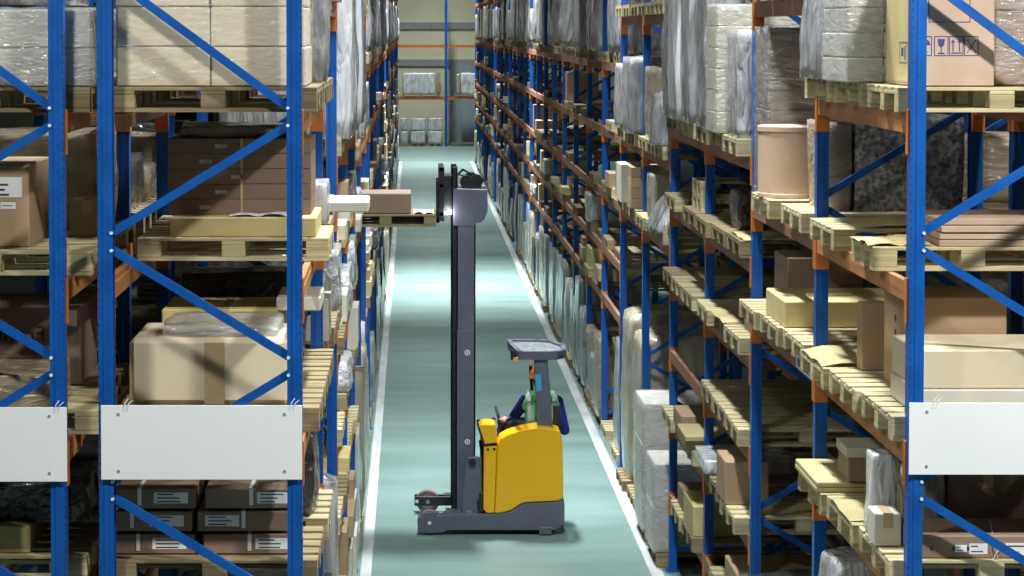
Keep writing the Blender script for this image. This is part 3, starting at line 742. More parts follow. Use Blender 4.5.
# ---- rack behind the right one: what shows between the posts
for bay in range(0, 6):
    for lv in (2, 3, 4, 5, 6):
        for i in (0, 1, 2):
            if R.random() < .55:
                y = Y0+BP*bay+SL3[i]; z = LZ('back_right', bay, lv)
                NP = NPAL[0]; NPAL[0] = 300; pallet('back_right', bay, lv, y, .8, 'old_wood'); NPAL[0] = NP
                if R.random() < .55:
                    bundle(4.25, 5.3, y-.36, y+.36, z, z+.22+.28*R.random(), R.choice(['dark wrapped load','brown wrapped load'])+', '+where('back_right', bay, lv, SLN[i]), R.choice(['wrap_dark','wrap_brown','wrap_brown']), seed=bay*7+lv, n=8)
# ================================================================== the rest of both racks
def lump_proto(m, seed, rnd, amp):
    return MB().lumpy(-.55, .55, -.4, .4, 0, 1, amp, 2.6, rnd, 9, seed).build('wrapped_load', m, smooth=True)
LP = {k: [lump_proto(k, 80+i*3, .06+.05*i, .03+.012*i) for i in range(3)] for k in ('wrap_silver','wrap_white','wrap_brown','wrap_dark','clear_bale')}
def box_proto(m):
    b = MB().box(-.5, .5, -.5, .5, 0, 1); b.cur = 1; b.box(-.04, .04, -.502, .502, .8, 1.003).box(-.04, .04, -.502, .502, 0, .003)
    return b.build('carton', [m, 'tape'])
BX = {k: box_proto(k) for k in ('kraft','brown_board','pale_board','cream_board','yellow_board')}
MN = {'wrap_silver':'silver film-wrapped load','wrap_white':'white film-wrapped load','wrap_brown':'tawny film-wrapped load','wrap_dark':'black film-wrapped load','clear_bale':'clear film-wrapped tawny load',
      'kraft':'kraft carton','brown_board':'dark brown carton','pale_board':'whitish carton','cream_board':'cream carton','yellow_board':'yellowish carton'}
GRP = {'wrapped_load': 'film-wrapped loads along the racks', 'carton': 'cartons along the racks'}
def put(row, bay, lv, slot, y, z, kind, w, l, h, over, m=None, extra=''):
    f, d = face(row)
    x = f+d*(l/2-over)
    if kind == 'load':
        o = R.choice(LP[m]).copy(); COL.objects.link(o); o.scale = (l/1.1, w/.8, h); cat = 'wrapped load'; g = 'wrapped_load'
    else:
        o = BX[m].copy(); COL.objects.link(o); o.scale = (l, w, h); cat = 'carton'; g = 'carton'
    o.location = (x, y, z)
    if R.random() < .5 and kind == 'load': o.rotation_euler.z = math.pi
    tag(o, MN[m]+extra+', '+where(row, bay, lv, slot), cat, GRP[g])
def small_goods(row, bay, lv, i, y, z, hmax):
    q = R.random(); sl = SLN[i]
    light = row == 'left'
    bm_ = R.choice(['pale_board','cream_board','pale_board','kraft','yellow_board'] if light else ['kraft','pale_board','cream_board','yellow_board','brown_board'])
    if q < .35: put(row, bay, lv, sl, y, z, 'box', .55+.2*R.random(), .6+.45*R.random(), min(hmax, .1+.2*R.random()), R.uniform(.02, .07), bm_)
    elif q < .65: put(row, bay, lv, sl, y, z, 'box', .35+.3*R.random(), .35+.4*R.random(), min(hmax, .25+.3*R.random()), R.uniform(.0, .06), bm_)
    elif q < .8:
        h1 = .12+.1*R.random(); put(row, bay, lv, sl, y, z, 'box', .6, .9, h1, .05, bm_, extra=' underneath'); put(row, bay, lv, sl, y+.04, z+h1+.003, 'box', .45, .6, min(.2, hmax-h1-.01), .03, R.choice(['pale_board','kraft']), extra=' stacked on top')
    else: put(row, bay, lv, sl, y, z, 'load', .7, 1.0, min(hmax, .2+.35*R.random()), .05, R.choice(['wrap_white','wrap_silver'] if light else ['wrap_silver','wrap_brown','wrap_white']))
NW = 0
def slot_level(row, bay, lv, ppal, pload, tall=None, two=False):
    yb = Y0+BP*bay; lvs = levels(bay, row)
    z = 0 if lv == 0 else lvs[lv-1]+BH
    top = lvs[lv] if lv < len(lvs) else z+2
    hmax = top-z-.145-.1
    for i in range(3):
        if R.random() > ppal or (row, bay, lv, i) == ('left', 4, 1, 2): continue
        y = yb+SL3[i]+R.uniform(-.008, .008)
        wd = R.choice(['pallet_wood','pallet_wood','old_wood'] if bay < 6 or row == 'left' else ['pallet_wood','old_wood','old_wood','old_wood'])
        ov = R.uniform(.0, .05) if row == 'left' else R.uniform(.05, .12) if bay < 6 else R.uniform(-.02, .06)
        pallet(row, bay, lv, y, .8, wd, 1 if bay < 2 and row == 'left' else 0, slot=SLN[i], over=ov, rz=R.uniform(-.006, .006))
        zz = z+.145
        if two and i == 1 or (row, bay, lv, i) == ('left', 1, 2, 0): continue
        if R.random() < pload:
            if tall:
                put(row, bay, lv, SLN[i], y+(.3*(1 if i == 0 else -1) if two else 0), zz, 'load', (.98 if two else .76), 1.08+.06*R.random(), min(hmax, R.uniform(*tall)), R.uniform(.0, .06)+(.1 if row == 'left' and bay in (2, 3) and lv == 6 else 0),
                    R.choice(['wrap_silver']*4+['wrap_white']*(4 if row == 'left' else 1)+['clear_bale','wrap_brown']+(['wrap_dark']*2+['clear_bale','wrap_brown'] if lv == 0 else [])))
            else: small_goods(row, bay, lv, i, y, zz, hmax)
for bay in range(1, NB):
    for row in ('right', 'left'):
        if row == 'right' and bay < 6: continue
        far = bay >= 14
        if row == 'left' and bay == 1:
            slot_level(row, bay, 1, .95, .8); slot_level(row, bay, 2, .95, .75); slot_level(row, bay, 3, .9, .3); slot_level(row, bay, 0, .9, .9, (1.4, 2.2))
        elif row == 'left' and bay in (2, 3):
            for lv in (1, 2, 3, 4, 5): slot_level(row, bay, lv, .95, .7)
            slot_level(row, bay, 6, 1, 1, (1.2, 1.5)); slot_level(row, bay, 0, .8, .6)
        elif row == 'left' and bay in (4, 5):
            slot_level(row, bay, 1, 1, .8); slot_level(row, bay, 2, 1, .9, (.5, 1.0)); slot_level(row, bay, 3, .9, .3); slot_level(row, bay, 0, .95, .95, (1.2, 2.2))
        else:
            slot_level(row, bay, 0, .85, .8, (.7, 1.7), far)
            k_ = 1 if row == 'left' else .62
            slot_level(row, bay, 1, .8*k_, .5); slot_level(row, bay, 2, .75*k_, .5); slot_level(row, bay, 3, .5*k_, .4)
            slot_level(row, bay, 4, .25*k_, .2)
            slot_level(row, bay, 5, .97, .9, (.75, 1.4), bay >= 20)
for d_ in (PROTO, BX): 
    for o in list(d_.values()): hide_proto(o)
for l in LP.values():
    for o in l: bpy.data.objects.remove(o)
if REST.v:
    o = REST.build('pallet', 'old_wood'); tag(o, 'many distant wooden pallets along the racks toward the far wall', 'pallet', kind='stuff')

# ================================================================== the rack across the far end
YF = 103.0
t = thing('pallet_rack', (1.2, YF, 0), 'rack across the far end of the aisle under the cream wall', 'pallet rack')
for x in (-2.4, 1.75, 5.9):
    f = MB().bar((x, YF, .3), (x, YF+1.1, .3), .04, .05)
    for k in range(5): f.bar((x, YF+.05, .4+k*1.5), (x, YF+1.05, 1.1+k*1.5), .03, .05)
    fr = f.build('upright_frame', 'blue_paint', t)
    for y in (YF, YF+1.1): MB().box(x-.06, x+.06, y-.05, y+.05, 0, 8.2).build('post', 'blue_paint', fr)
for z in (2.38, 5.05):
    for xa, xb in ((-2.34, 1.69), (1.81, 5.84)):
        for y in (YF, YF+1.1):
            b = MB().box(xa, xb, y-.025, y+.025, z, z+.13).build('beam', 'orange_paint', t)
            for xx in (xa, xb-.06): MB().box(xx, xx+.06, y-.032, y-.025, z-.1, z+.15).build('beam_connector', 'bright_orange', b)
def far_load(x0, x1, z0, z1, label, m, y=YF, seed=0):
    return bundle(x0, x1, y+.05, y+1.0, z0, z1, label, m, seed=seed, rnd=.08, amp=.04)
def far_pal(x0, x1, z0, label):
    b = MB()
    for k in range(5): b.box(x0, x1, YF-.05+k*.24, YF+.07+k*.24, z0+.12, z0+.145)
    for x in (x0, (x0+x1)/2-.07, x1-.14):
        for y in (YF-.05, YF+.45, YF+.95): b.box(x, x+.14, y, y+.1, z0+.02, z0+.12)
    for y in (YF-.05, YF+.45, YF+.95): b.box(x0, x1, y, y+.1, z0, z0+.022)
    tag(b.build('pallet', 'old_wood', None, ((x0+x1)/2, YF+.5, z0)), label, 'pallet', 'pallets in the far cross rack')
far_pal(-.5, 1.45, 2.51, 'wide pallet under the big white bale in the far cross rack')
far_load(-.48, 1.2, 2.655, 3.75, 'big white film-wrapped bale on the far cross rack, left of blue post', 'wrap_white', seed=1)
far_load(1.28, 1.45, 2.655, 3.85, 'narrow dark wrapped pack beside the big white bale, far cross rack', 'wrap_brown', seed=2)
far_pal(2.2, 3.7, 2.51, 'pallet under the smaller white bale in the far cross rack')
far_load(2.5, 3.7, 2.655, 3.75, 'smaller white film-wrapped bale on far cross rack, right of blue post', 'wrap_white', seed=3)
far_load(2.28, 2.46, 2.655, 3.7, 'narrow dark pack beside the smaller white bale, far cross rack', 'wrap_brown', seed=4)
for i, (x0, x1) in enumerate(((-.62, -.2), (-.08, .72), (.78, 1.6))):
    far_pal(x0, x1, 0, '%s pallet on the floor under the far cross rack' % ('leftmost','middle','third')[i])
    for k in range(2):
        far_load(x0+.03, x1-.03, .147+.66*k, .147+.66*(k+1)-.04, '%s white wrapped block, %s of three stacks on the far floor' % (('lower','upper')[k], ('leftmost','middle','rightmost')[i]), 'wrap_white', seed=5+i*2+k)
far_pal(2.0, 3.4, 0, 'empty pallet on the far floor, right of the blue post')
# ================================================================== the reach truck
YN = 23.66
t = thing('reach_truck', (1.2, 24.25, 0), 'yellow and grey reach truck with raised mast crosswise in the aisle', 'reach truck')
def prof(pts, Y): return [atx(x, y, Y) for x, y in pts]
def px_len(n, Y): return n*Y*1.008/FPX
def ground(pts, zmin=.03): return [(x, max(z, zmin)) for x, z in pts]
# chassis and support arms
ch = ground(prof([(446,514.8),(460,514.6),(490,514.2),(503,513.6),(512,511),(519,506),(525,503.6),(558,502),(563.5,497),(564.8,506),(564.6,520),(561.5,527),(556,531),(446,531.4)], YN), .06)
MB().prism(ch, YN, 24.02).build('chassis', 'truck_grey', t, bevel=.012, seg=2)
lo = ground(prof([(455,516),(490,515),(512,511),(525,504),(564,503),(564.6,520),(561.5,527),(556,531),(470,531.4)], YN), .06)
MB().prism(lo, 24.02, 24.62).build('chassis', 'truck_dark', t, bevel=.012)
arm = ground(prof([(418,517.5),(424,515.6),(440,516),(445,515.2),(447,515.2),(447,531),(445,531.4),(442,536),(417.5,534)], YN), .03)
a = MB().prism(arm, YN, YN+.045).prism([(x, z) for x, z in arm], YN+.115, YN+.15)
na = a.build('support_arm', 'truck_grey', t, bevel=.006)
def wheel(parent, x, Y0_, Y1_, r, name='load_wheel'):
    c = (x, (Y0_+Y1_)/2, r)
    w = MB(); n = 36
    def ring(y, rr): return [(x+rr*math.cos(2*math.pi*k/n), y, r+rr*math.sin(2*math.pi*k/n)) for k in range(n)]
    vs = []; 
    for y, rr in ((Y0_, r-.012), (Y0_+.012, r), (Y1_-.012, r), (Y1_, r-.012)): vs += ring(y, rr)
    fs = [(i*n+k, i*n+(k+1)%n, (i+1)*n+(k+1)%n, (i+1)*n+k) for i in range(3) for k in range(n)]+[tuple(range(n-1,-1,-1)), tuple(range(3*n, 4*n))]
    w._add(vs, fs); o = w.build(name, 'tyre_tread', parent)
    h = MB().tube([(x, Y0_-.004, r), (x, Y1_+.004, r)], r*.62, 24).build('wheel_rim', 'grey_metal', o)
    return o
wx = atx(429.5, 528, YN)[0]
wheel(na, wx, YN+.05, YN+.11, .145)
b = MB().tube([(wx, YN-.006, .15), (wx, YN+.004, .15)], .022, 14).build('axle_cap', 'paper', na)
b = MB().tube([(wx, YN-.003, .15), (wx, YN+.03, .15)], .125, 30).build('hub_cover', 'truck_grey', na)
YFA = 24.72
fx0, fx1 = atx(414.5, 500, YFA)[0], atx(470, 500, YFA)[0]
fa = MB().box(fx0, fx1, YFA, YFA+.03, .10, .215).box(fx0, fx1, YFA+.12, YFA+.15, .10, .215).box(wx+.19, fx1, YFA+.02, YFA+.13, .19, .235).build('support_arm', 'truck_dark', t, bevel=.005)
wheel(fa, atx(427.8, 505, YFA)[0], YFA+.035, YFA+.115, .145)
MB().tube([(atx(427.8,505,YFA)[0], YFA-.006, .15), (atx(427.8,505,YFA)[0], YFA+.01, .15)], .025, 12).build('axle_cap', 'grey_metal', fa)
MB().box(fx0+.01, fx0+.05, YFA-.002, YFA, .135, .175).build('marking', 'paper', fa)
# yellow housing: near side panel, rear, low far side
yb = prof([(497.6,445),(500.5,438.6),(508,434.5),(520,430.6),(530,428.6),(537.5,427.6),(550,428.4),(560.4,431.6),(562.6,445),(563.4,480),(563.2,499),(558,501.4),(525,503),(519,505.4),(512,510.6),(503,513.2),(494.6,513.8)], YN)
MB().prism(yb, YN+.01, 24.0).build('side_cover', 'truck_yellow', t, bevel=.025, seg=3)
fp = prof([(484,447),(497.2,446),(494.2,513.6),(487,513.6),(483.4,510)], YN)
MB().prism(fp, YN+.02, 23.98).build('front_cover', 'truck_yellow', t, bevel=.008)
hd = prof([(478.6,427.4),(482,425),(495.5,425.2),(497.4,443.4),(484.5,445)], YN)
MB().prism(hd, YN+.03, 24.05).build('battery_lid', 'truck_yellow', t, bevel=.012, seg=2)
b = MB().prism(prof([(477.6,427.6),(479.4,426.8),(485.4,445.4),(497.4,444),(497.4,446),(483.6,447)], YN), YN+.02, 23.99).build('lid_seam', 'truck_dark', t)
bt = MB()
for x, y in ((488,449.5),(494.3,449)):
    q = at(x, y, YN+.02); bt.tube([q, q+Vector((0,-.008,0))], .016, 10)
bt.build('lock', 'truck_dark', t)
x0, x1 = atx(500, 0, YN)[0], atx(562, 0, YN)[0]
MB().box(x0, x1, 24.0, 24.8, .30, .72).box(x1-.16, x1, 24.0, 24.8, .70, 1.05).box(x0, x1-.15, 24.72, 24.8, .7, .98).build('operator_floor', 'truck_dark', t, bevel=.02)
MB().box(atx(483.5,0,YN)[0], x0, 24.0, 24.75, .26, 1.02).build('battery_box', 'truck_dark', t, bevel=.01)
# step pad
a, c = at(539.2, 536.4, YN), at(551.8, 529.2, YN)
MB().box(a.x, c.x, YN-.02, YN+.1, .012, .10).build('step_foot', 'truck_grey', t, bevel=.008)
wheel(t, 1.55, 24.15, 24.27, .17, 'drive_wheel')
# mast: nested channel rails on both sides, cross heads, cylinders
ym0, ym1 = 23.93, 24.57
def rails(xa, xb, z0, z1, y0, y1, w, th, name, m):
    b = MB()
    for yy, sg in ((y0, 1), (y1, -1)):
        ya, yb_ = sorted((yy, yy+sg*th)); b.box(xa, xb, ya, yb_, z0, z1)
        for xx in (xa, xb-th):
            yc, yd = sorted((yy, yy+sg*w)); b.box(xx, xx+th, yc, yd, z0, z1)
    return b.build(name, m, t, bevel=.003)
mx0, mx1 = atx(455.5, 300, ym0)[0], atx(475.6, 300, ym0)[0]
ztop = at(465, 190, ym0).z
rails(mx0, mx1, .12, 2.4, ym0, ym1, .09, .022, 'outer_mast', 'truck_grey')
rails(mx0+.012, mx1+.0, 1.2, ztop, ym0+.004, ym1-.004, .08, .02, 'middle_mast', 'truck_grey')
bx0, bx1 = atx(451.6, 300, ym0)[0], atx(455.8, 300, ym0)[0]
rails(bx0, bx1+.02, .20, at(453,167,ym0).z, ym0+.03, ym1-.03, .06, .016, 'inner_mast', 'truck_dark')
hx = prof([(453.5,188.4),(487.4,189.6),(487.6,211),(484.5,219),(480.5,222.6),(475.6,222.8),(475.6,226),(453.5,226)], ym0)
for ya_ in (ym0-.004, ym1-.03): MB().prism(hx, ya_, ya_+.034).build('mast_head', 'truck_grey', t, bevel=.006)
x2, x3 = hx[0][0], hx[1][0]
zt = hx[0][1]
MB().box(x2, x3-.02, ym0+.035, ym1-.035, zt-.06, zt-.015).box(x2+.03, x2+.12, ym0+.03, ym1-.03, 2.2, 2.3).box(x2+.03, x2+.12, ym0+.03, ym1-.03, 1.1, 1.2).build('crossbar', 'truck_dark', t, bevel=.004)
b = MB()
for y in (24.1, 24.4): b.tube([(mx1-.05, y, .3), (mx1-.05, y, zt)], .03, 12)
b.tube([(mx1-.12, 24.25, .3), (mx1-.12, 24.25, zt-.1)], .045, 14)
b.build('lift_cylinder', 'truck_dark', t, smooth=False)
b = MB()
for dx, y, r in ((.10, 24.05, .05), (.16, 24.42, .06), (.22, 24.2, .05)):
    b.tube([(x2+dx+.06, y-.03, zt+.07), (x2+dx+.06, y+.03, zt+.07)], r+.03, 18)
    b.box(x2+dx, x2+dx+.12, y-.045, y-.034, zt-.03, zt+.10); b.box(x2+dx, x2+dx+.12, y+.034, y+.045, zt-.03, zt+.10)
b.tube([(x2+.02,24.1,zt-.4),(x2,24.1,zt+.06),(x2+.05,24.1,zt+.16),(x2+.14,24.12,zt+.13),(x2+.18,24.12,zt-.2)], .018, 8)
b.tube([(x2+.05,24.3,zt-.4),(x2+.04,24.3,zt+.12),(x2+.12,24.3,zt+.2),(x2+.22,24.3,zt+.15),(x2+.25,24.3,zt-.1)], .018, 8)
b.build('pulley_and_hose', 'truck_dark', t)
# carriage, backrest and forks
cz = at(441, 222, 24.0).z; cx0, cx1 = atx(438.8, 200, 24.0)[0], atx(444.2, 200, 24.0)[0]
b = MB()
for y in (23.92, 24.24, 24.56): b.box(cx0, cx1, y-.03, y+.03, cz+.02, at(441,166.5,24.0).z)
for z in (cz+.08, cz+.42, at(441,166.5,24.0).z-.05): b.box(cx0+.005, cx1-.01, 23.89, 24.59, z, z+.05)
b.build('load_backrest', 'truck_dark', t, bevel=.004)
b = MB().box(cx1-.01, bx0+.05, 24.0, 24.5, cz+.1, cz+.55).box(cx1-.02, cx1+.04, 23.95, 24.55, cz+.06, cz+.14).box(cx1-.02, cx1+.04, 23.95, 24.55, cz+.40, cz+.48)
b.tube([(cx1+.03,24.0,cz+.5),(cx1+.1,23.98,cz+.35),(cx1+.13,23.98,cz+.15)], .016, 8).build('carriage', 'truck_dark', t)
pz = at(400, 226.6, 23.85).z            # underside of the carried pallet
for y in (24.02, 24.40):
    b = MB().box(cx0-.03, cx0+.01, y-.05, y+.05, pz+.03, cz+.5)
    b.prism([(cx0-1.15, pz+.055), (cx0, pz+.045), (cx0, pz+.085), (cx0-1.15, pz+.075)], y-.05, y+.05)
    b.build('fork', 'truck_dark', t)
q = at(449.5, 212, 23.98)
MB().ball((q.x, q.y, q.z), .032, 12).build('work_lamp', 'lamp_glow', t)
# pivot bracket at the mast foot
br = prof([(466.4,461),(468,457.4),(479,457.4),(480.4,460),(481.8,480),(482.2,506),(478,515),(461,515.6),(461.2,505)], YN+.08)
b = MB().prism(br, YN+.08, YN+.16).build('mast_bracket', 'truck_grey', t, bevel=.01)
q = at(472.3, 462.6, YN+.08); MB().tube([q+Vector((0,-.02,0)), q+Vector((0,.02,0))], .045, 18).build('pivot', 'truck_dark', b)
q = at(469, 513.4, YN+.08); MB().tube([q+Vector((0,-.012,0)), q+Vector((0,.02,0))], .04, 16).build('roller', 'grey_metal', b)
MB().box(atx(478,0,YN)[0], atx(486,0,YN)[0], YN+.05, YN+.3, .30, .42).box(atx(480,0,YN)[0], atx(484,0,YN)[0], YN+.03, YN+.2, .26, .50).build('tilt_valve', 'truck_dark', t, bevel=.01)
MB().tube([at(481,440,YN+.3), at(484,460,YN+.25), at(484,490,YN+.25), at(482,505,YN+.25)], .03, 8).build('hose', 'rubber', t, smooth=True)
for x, y in ((467.4, 352.6), (467.4, 441.8)):
    q = at(x, y, ym0-.004); o = MB().tube([q, q+Vector((0,-.004,0))], .034, 20).build('round_sticker', 'paper', t)
    MB().tube([q+Vector((0,-.004,0)), q+Vector((0,-.0055,0))], .020, 16).build('sticker_ring', 'red_ink', o)
    MB().tube([q+Vector((0,-.0055,0)), q+Vector((0,-.007,0))], .010, 12).build('sticker_centre', 'paper', o)
# overhead guard, pillar, seat, steering
yg0, yg1 = 23.8, 24.7
zg = at(540, 357, yg0).z+.02
gx0, gx1 = atx(516, 350, yg0)[0], atx(565.5, 350, yg0)[0]
out = [(gx0+.05, yg0), (gx1-.12, yg0), (gx1-.01, yg0+.13), (gx1, yg0+.5), (gx1-.12, yg1-.06), (gx1-.28, yg1), (gx0-.03, yg1+.02), (gx0-.03, yg1-.2), (gx0+.03, yg0+.1)]
b = MB()
def zz(x): return zg
n = len(out)
for i in range(n):
    p, q = out[i], out[(i+1)%n]; b.bar((p[0], p[1], zg), (q[0], q[1], zg), .055, .10)
for p in out: b.tube([(p[0], p[1], zg-.05), (p[0], p[1], zg+.05)], .028, 10)
g = b.build('overhead_guard', 'truck_grey', t)
b = MB(); vs = [(p[0], p[1], zg+.012) for p in out]+[(p[0], p[1], zg+.024) for p in out]
b._add(vs, [tuple(range(n-1,-1,-1)), tuple(range(n, 2*n))]); b.build('roof_pane', 'film_cloudy', g)
b = MB()
for k in range(4):
    x = gx0+.1+k*.15; b.bar((x, yg0+.02, zg-.01), (x, yg1-.02, zg-.01), .025, .03)
b.build('guard_bar', 'truck_dark', g)
q = at(513, 355, yg0); MB().box(q.x-.03, q.x+.035, yg0-.05, yg0-.01, q.z-.05, q.z+.06).build('side_lamp', 'truck_dark', g)
q = at(515.5, 358.5, yg0); MB().box(q.x-.025, q.x+.025, yg0-.055, yg0-.02, q.z-.02, q.z+.02).build('lamp_lens', 'truck_yellow', g)
pl = prof([(534.2,358),(547.6,358),(550,385),(552.8,431.6),(537.6,430)], YN+.14)
pr = MB().prism(pl, YN+.14, YN+.22).build('guard_pillar', 'truck_grey', t, bevel=.01)
st = prof([(534.8,374.6),(540.8,374.2),(542,390.6),(536.4,391.6)], YN+.138)
MB().prism(st, YN+.135, YN+.14).build('blue_sticker', 'light_blue', pr)
pl2 = prof([(528.6,362),(532,362),(534,400),(531,400)], 24.62); MB().prism(pl2, 24.60, 24.66).build('guard_pillar', 'truck_dark', t)
sb = prof([(553,405.6),(559.4,405.2),(560.6,412),(560.4,430),(553.6,430)], 24.05)
MB().prism(sb, 24.03, 24.12).build('seat_backrest', 'seat_black', t, bevel=.015, seg=2)
sx = atx(541, 0, 24.2)[0]
MB().lumpy(sx-.25, sx+.25, 24.1, 24.6, .72, .86, .0, 1, .12, 8).build('seat_cushion', 'seat_black', t, smooth=True)
MB().lumpy(sx-.24, sx+.24, 24.06, 24.16, .84, 1.28, .0, 1, .15, 8).build('seat_backrest', 'seat_black', t, smooth=True)
cp = prof([(497.5,436),(503,424),(513,421),(530,424),(536,430),(536,440),(500,441)], 24.15)
MB().prism(cp, 24.15, 24.55).build('console', 'truck_dark', t, bevel=.02, seg=2)
sw = at(499.6, 421, 24.3)
b = MB(); n = 20; ax = Vector((.78, 0, .22)).normalized(); u = Vector((0,1,0)); v = ax.cross(u)
pts = [sw+(u*math.cos(2*math.pi*k/n)+v*math.sin(2*math.pi*k/n))*.17 for k in range(n)]
b.tube(pts+[pts[0], pts[1]], .017, 8, cap=False)
for k in (0, 7, 13): b.bar(sw, pts[k], .02, .015)
b.tube([sw-ax*.02, sw+ax*.03], .05, 14); b.tube([sw, sw+Vector((.06, 0, -.3))], .03, 10)
b.build('steering_wheel', 'truck_dark', t)
b = MB().tube([at(482,428,24.0), at(478,424,24.0), at(477,421,24.0), at(481,420,24.0), at(490,423,24.0)], .018, 8).tube([at(490,424,24.02), at(493,419,24.02), at(495,418,24.02)], .02, 8).build('grab_handle', 'truck_dark', t, smooth=True)

q = at(530.6, 361.5, 24.58); MB().lumpy(q.x-.03, q.x+.03, q.y-.05, q.y+.02, q.z-.05, q.z+.06, 0, 1, .3, 5).build('work_lamp', 'paper', t, smooth=True)
# ------------------------------------------------------------------ pallet and box on the forks
fxp = cx0-.035-.6
o = make_pallet_proto(.8, 'old_wood', 1); o.location = (fxp, 24.21, pz)
tag(o, 'wooden pallet held on the raised forks of the reach truck', 'pallet')
ztp = pz+.147
bx_r = atx(411.2, 200, 23.92)[0]
t2 = carton(bx_r-.86, bx_r, 23.9, 24.5, ztp, at(400,193.4,23.92).z, 'long brown carton on the pallet raised by the reach truck', 'brown_board', tape=False)
sheet(bx_r+.03, fxp+.58, 23.85, 24.4, ztp, 'pale cardboard sheet beside the brown carton on the raised pallet', 'pale_board', .03, 6)
carton(-.98, -.31, 14.3, 14.85, b_, b_+.075, 'white flat carton jutting from the left rack into the aisle, nearest one', 'pale_board', tape=False, name='flat_carton')

# ================================================================== the driver
def capsule(b, p0, p1, r0, r1, n=12):
    p0, p1 = Vector(p0), Vector(p1)
    b.tube([p0, p0.lerp(p1, .33), p0.lerp(p1, .67), p1], [r0, r0+(r1-r0)*.3, r0+(r1-r0)*.7, r1], n)
    b.ball(p0, r0, n); b.ball(p1, r1, n)
def remesh(o, vox, it=4):
    m = o.modifiers.new('remesh', 'REMESH'); m.mode = 'VOXEL'; m.voxel_size = vox; m.use_smooth_shade = True
    s_ = o.modifiers.new('smooth', 'SMOOTH'); s_.iterations = it; s_.factor = .5
YD = 24.34
hip = Vector((sx+.02, YD, .93)); sh = at(541, 400, YD); sh = Vector((sh.x+.0, YD+.03, sh.z))
dr = thing('person', (hip.x, YD, .86), 'driver in blue overalls and green hi-vis vest seated in the reach truck', 'person')
nk = sh+Vector((0, .01, .09)); hdc = sh+Vector((-.02, .03, .245))
Ls, Rs = sh+Vector((-.19, 0, -.02)), sh+Vector((.20, 0, -.03))
Le = at(511, 416, YD+.08); Le = Vector((Le.x, YD+.09, Le.z-.06)); Lh = sw+Vector((.075, -.1, .05))
Re = at(565.5, 430, YD-.02); Re = Vector((Re.x-.01, YD-.02, Re.z)); Rh = Re+Vector((-.10, .25, -.02))
b = MB()
b.ball(hdc, (.078, .098, .118), 16); b.ball(hdc+Vector((-.02,.03,-.06)), (.058,.07,.065), 12)   # skull, jaw
fd = Vector((-.5, .86, 0)).normalized(); fs_ = Vector((.86, .5, 0))
b.ball(hdc+fd*.1+Vector((0,0,-.02)), (.014,.016,.02), 8)                                     # nose
for s_ in (-1, 1):
    b.ball(hdc+fs_*(.08*s_)+Vector((0,0,-.015)), (.014,.02,.032), 8)                          # ears
    b.ball(hdc+fd*.082+fs_*(.032*s_)+Vector((0,0,.012)), .012, 8)                             # brows / eyes
b.ball(hdc+fd*.088+Vector((0,0,-.062)), (.022,.014,.010), 8)                                  # mouth
capsule(b, hdc+Vector((0,0,-.08)), nk+Vector((0,0,-.08)), .055, .065)
capsule(b, sh+Vector((0,0,-.06)), hip, .11, .12); capsule(b, Ls, Rs, .06, .06)
for a, e, h in ((Ls, Le, Lh), (Rs, Re, Rh)):
    capsule(b, a, e, .05, .04); capsule(b, e, h, .038, .026)
    dv = (h-e).normalized(); sd = dv.cross(Vector((0,0,1))).normalized(); up = sd.cross(dv)
    pc = h+dv*.05; b.ball(pc, (.045,.042,.022), 10); capsule(b, h, h+dv*.085, .025, .022)
    for k, ln in ((-1.5,.060), (-.5,.072), (.5,.066), (1.5,.050)):                            # four fingers, two bends each
        p0 = h+dv*.085+sd*(k*.019); p1 = p0+dv*ln*.55-up*.008; p2 = p1+dv*ln*.28-up*.025; p3 = p2-up*.024-dv*.006
        capsule(b, p0, p1, .0092, .0085, 8); capsule(b, p1, p2, .0085, .008, 8); capsule(b, p2, p3, .008, .007, 8)
    sg = 1 if a is Ls else -1
    p0 = h+dv*.03+sd*(.03*sg); p1 = p0+dv*.035+sd*(.024*sg)-up*.012; p2 = p1+dv*.03-up*.018
    capsule(b, p0, p1, .012, .010, 8); capsule(b, p1, p2, .010, .008, 8)
Lk, Rk = hip+Vector((-.12, .38, .04)), hip+Vector((.12, .36, .04))
for hp, kn in ((hip+Vector((-.09,0,0)), Lk), (hip+Vector((.09,0,0)), Rk)):
    capsule(b, hp, kn, .078, .055); capsule(b, kn, kn+Vector((0,.05,-.18)), .052, .045)
body = b.build('body', 'skin', dr); remesh(body, .0065, 2)
b = MB()                                                                                      # overalls
for k in range(7):
    u = k/6; c = sh.lerp(hip, u)+Vector((0,0,-.05*(1-u))); b.ball(c, (.20-.02*u, .125+.015*u, .12), 14)
capsule(b, sh+Vector((-.1,0,.0)), Ls, .085, .082); capsule(b, sh+Vector((.1,0,.0)), Rs, .085, .082)
capsule(b, Ls, Le, .078, .062); capsule(b, Le, Le.lerp(Lh, .88), .060, .042)
capsule(b, Rs, Re, .078, .064); capsule(b, Re, Re.lerp(Rh, .88), .060, .042)
for hp, kn in ((hip+Vector((-.09,0,0)), Lk), (hip+Vector((.09,0,0)), Rk)):
    capsule(b, hp, kn, .098, .072); capsule(b, kn, kn+Vector((0,.05,-.19)), .068, .058)
b.tube([nk+Vector((0,0,-.07)), nk+Vector((0,0,-.025))], [.085,.078], 14)
ov = b.build('overalls', 'overall_blue', dr); remesh(ov, .011, 3)
b = MB()
for k in range(7):
    u = k/6; c = sh.lerp(hip, .06+u*.72)+Vector((0,0,-.05*(1-u))); b.ball(c, (.208-.012*u, .150+.012*u, .115), 14)
for s_ in (-1, 1): capsule(b, sh+Vector((.09*s_,-.02,.035)), sh+Vector((.165*s_,.0,-.05)), .085, .10)
ve = b.build('vest', 'vest_green', dr); remesh(ve, .011, 3)
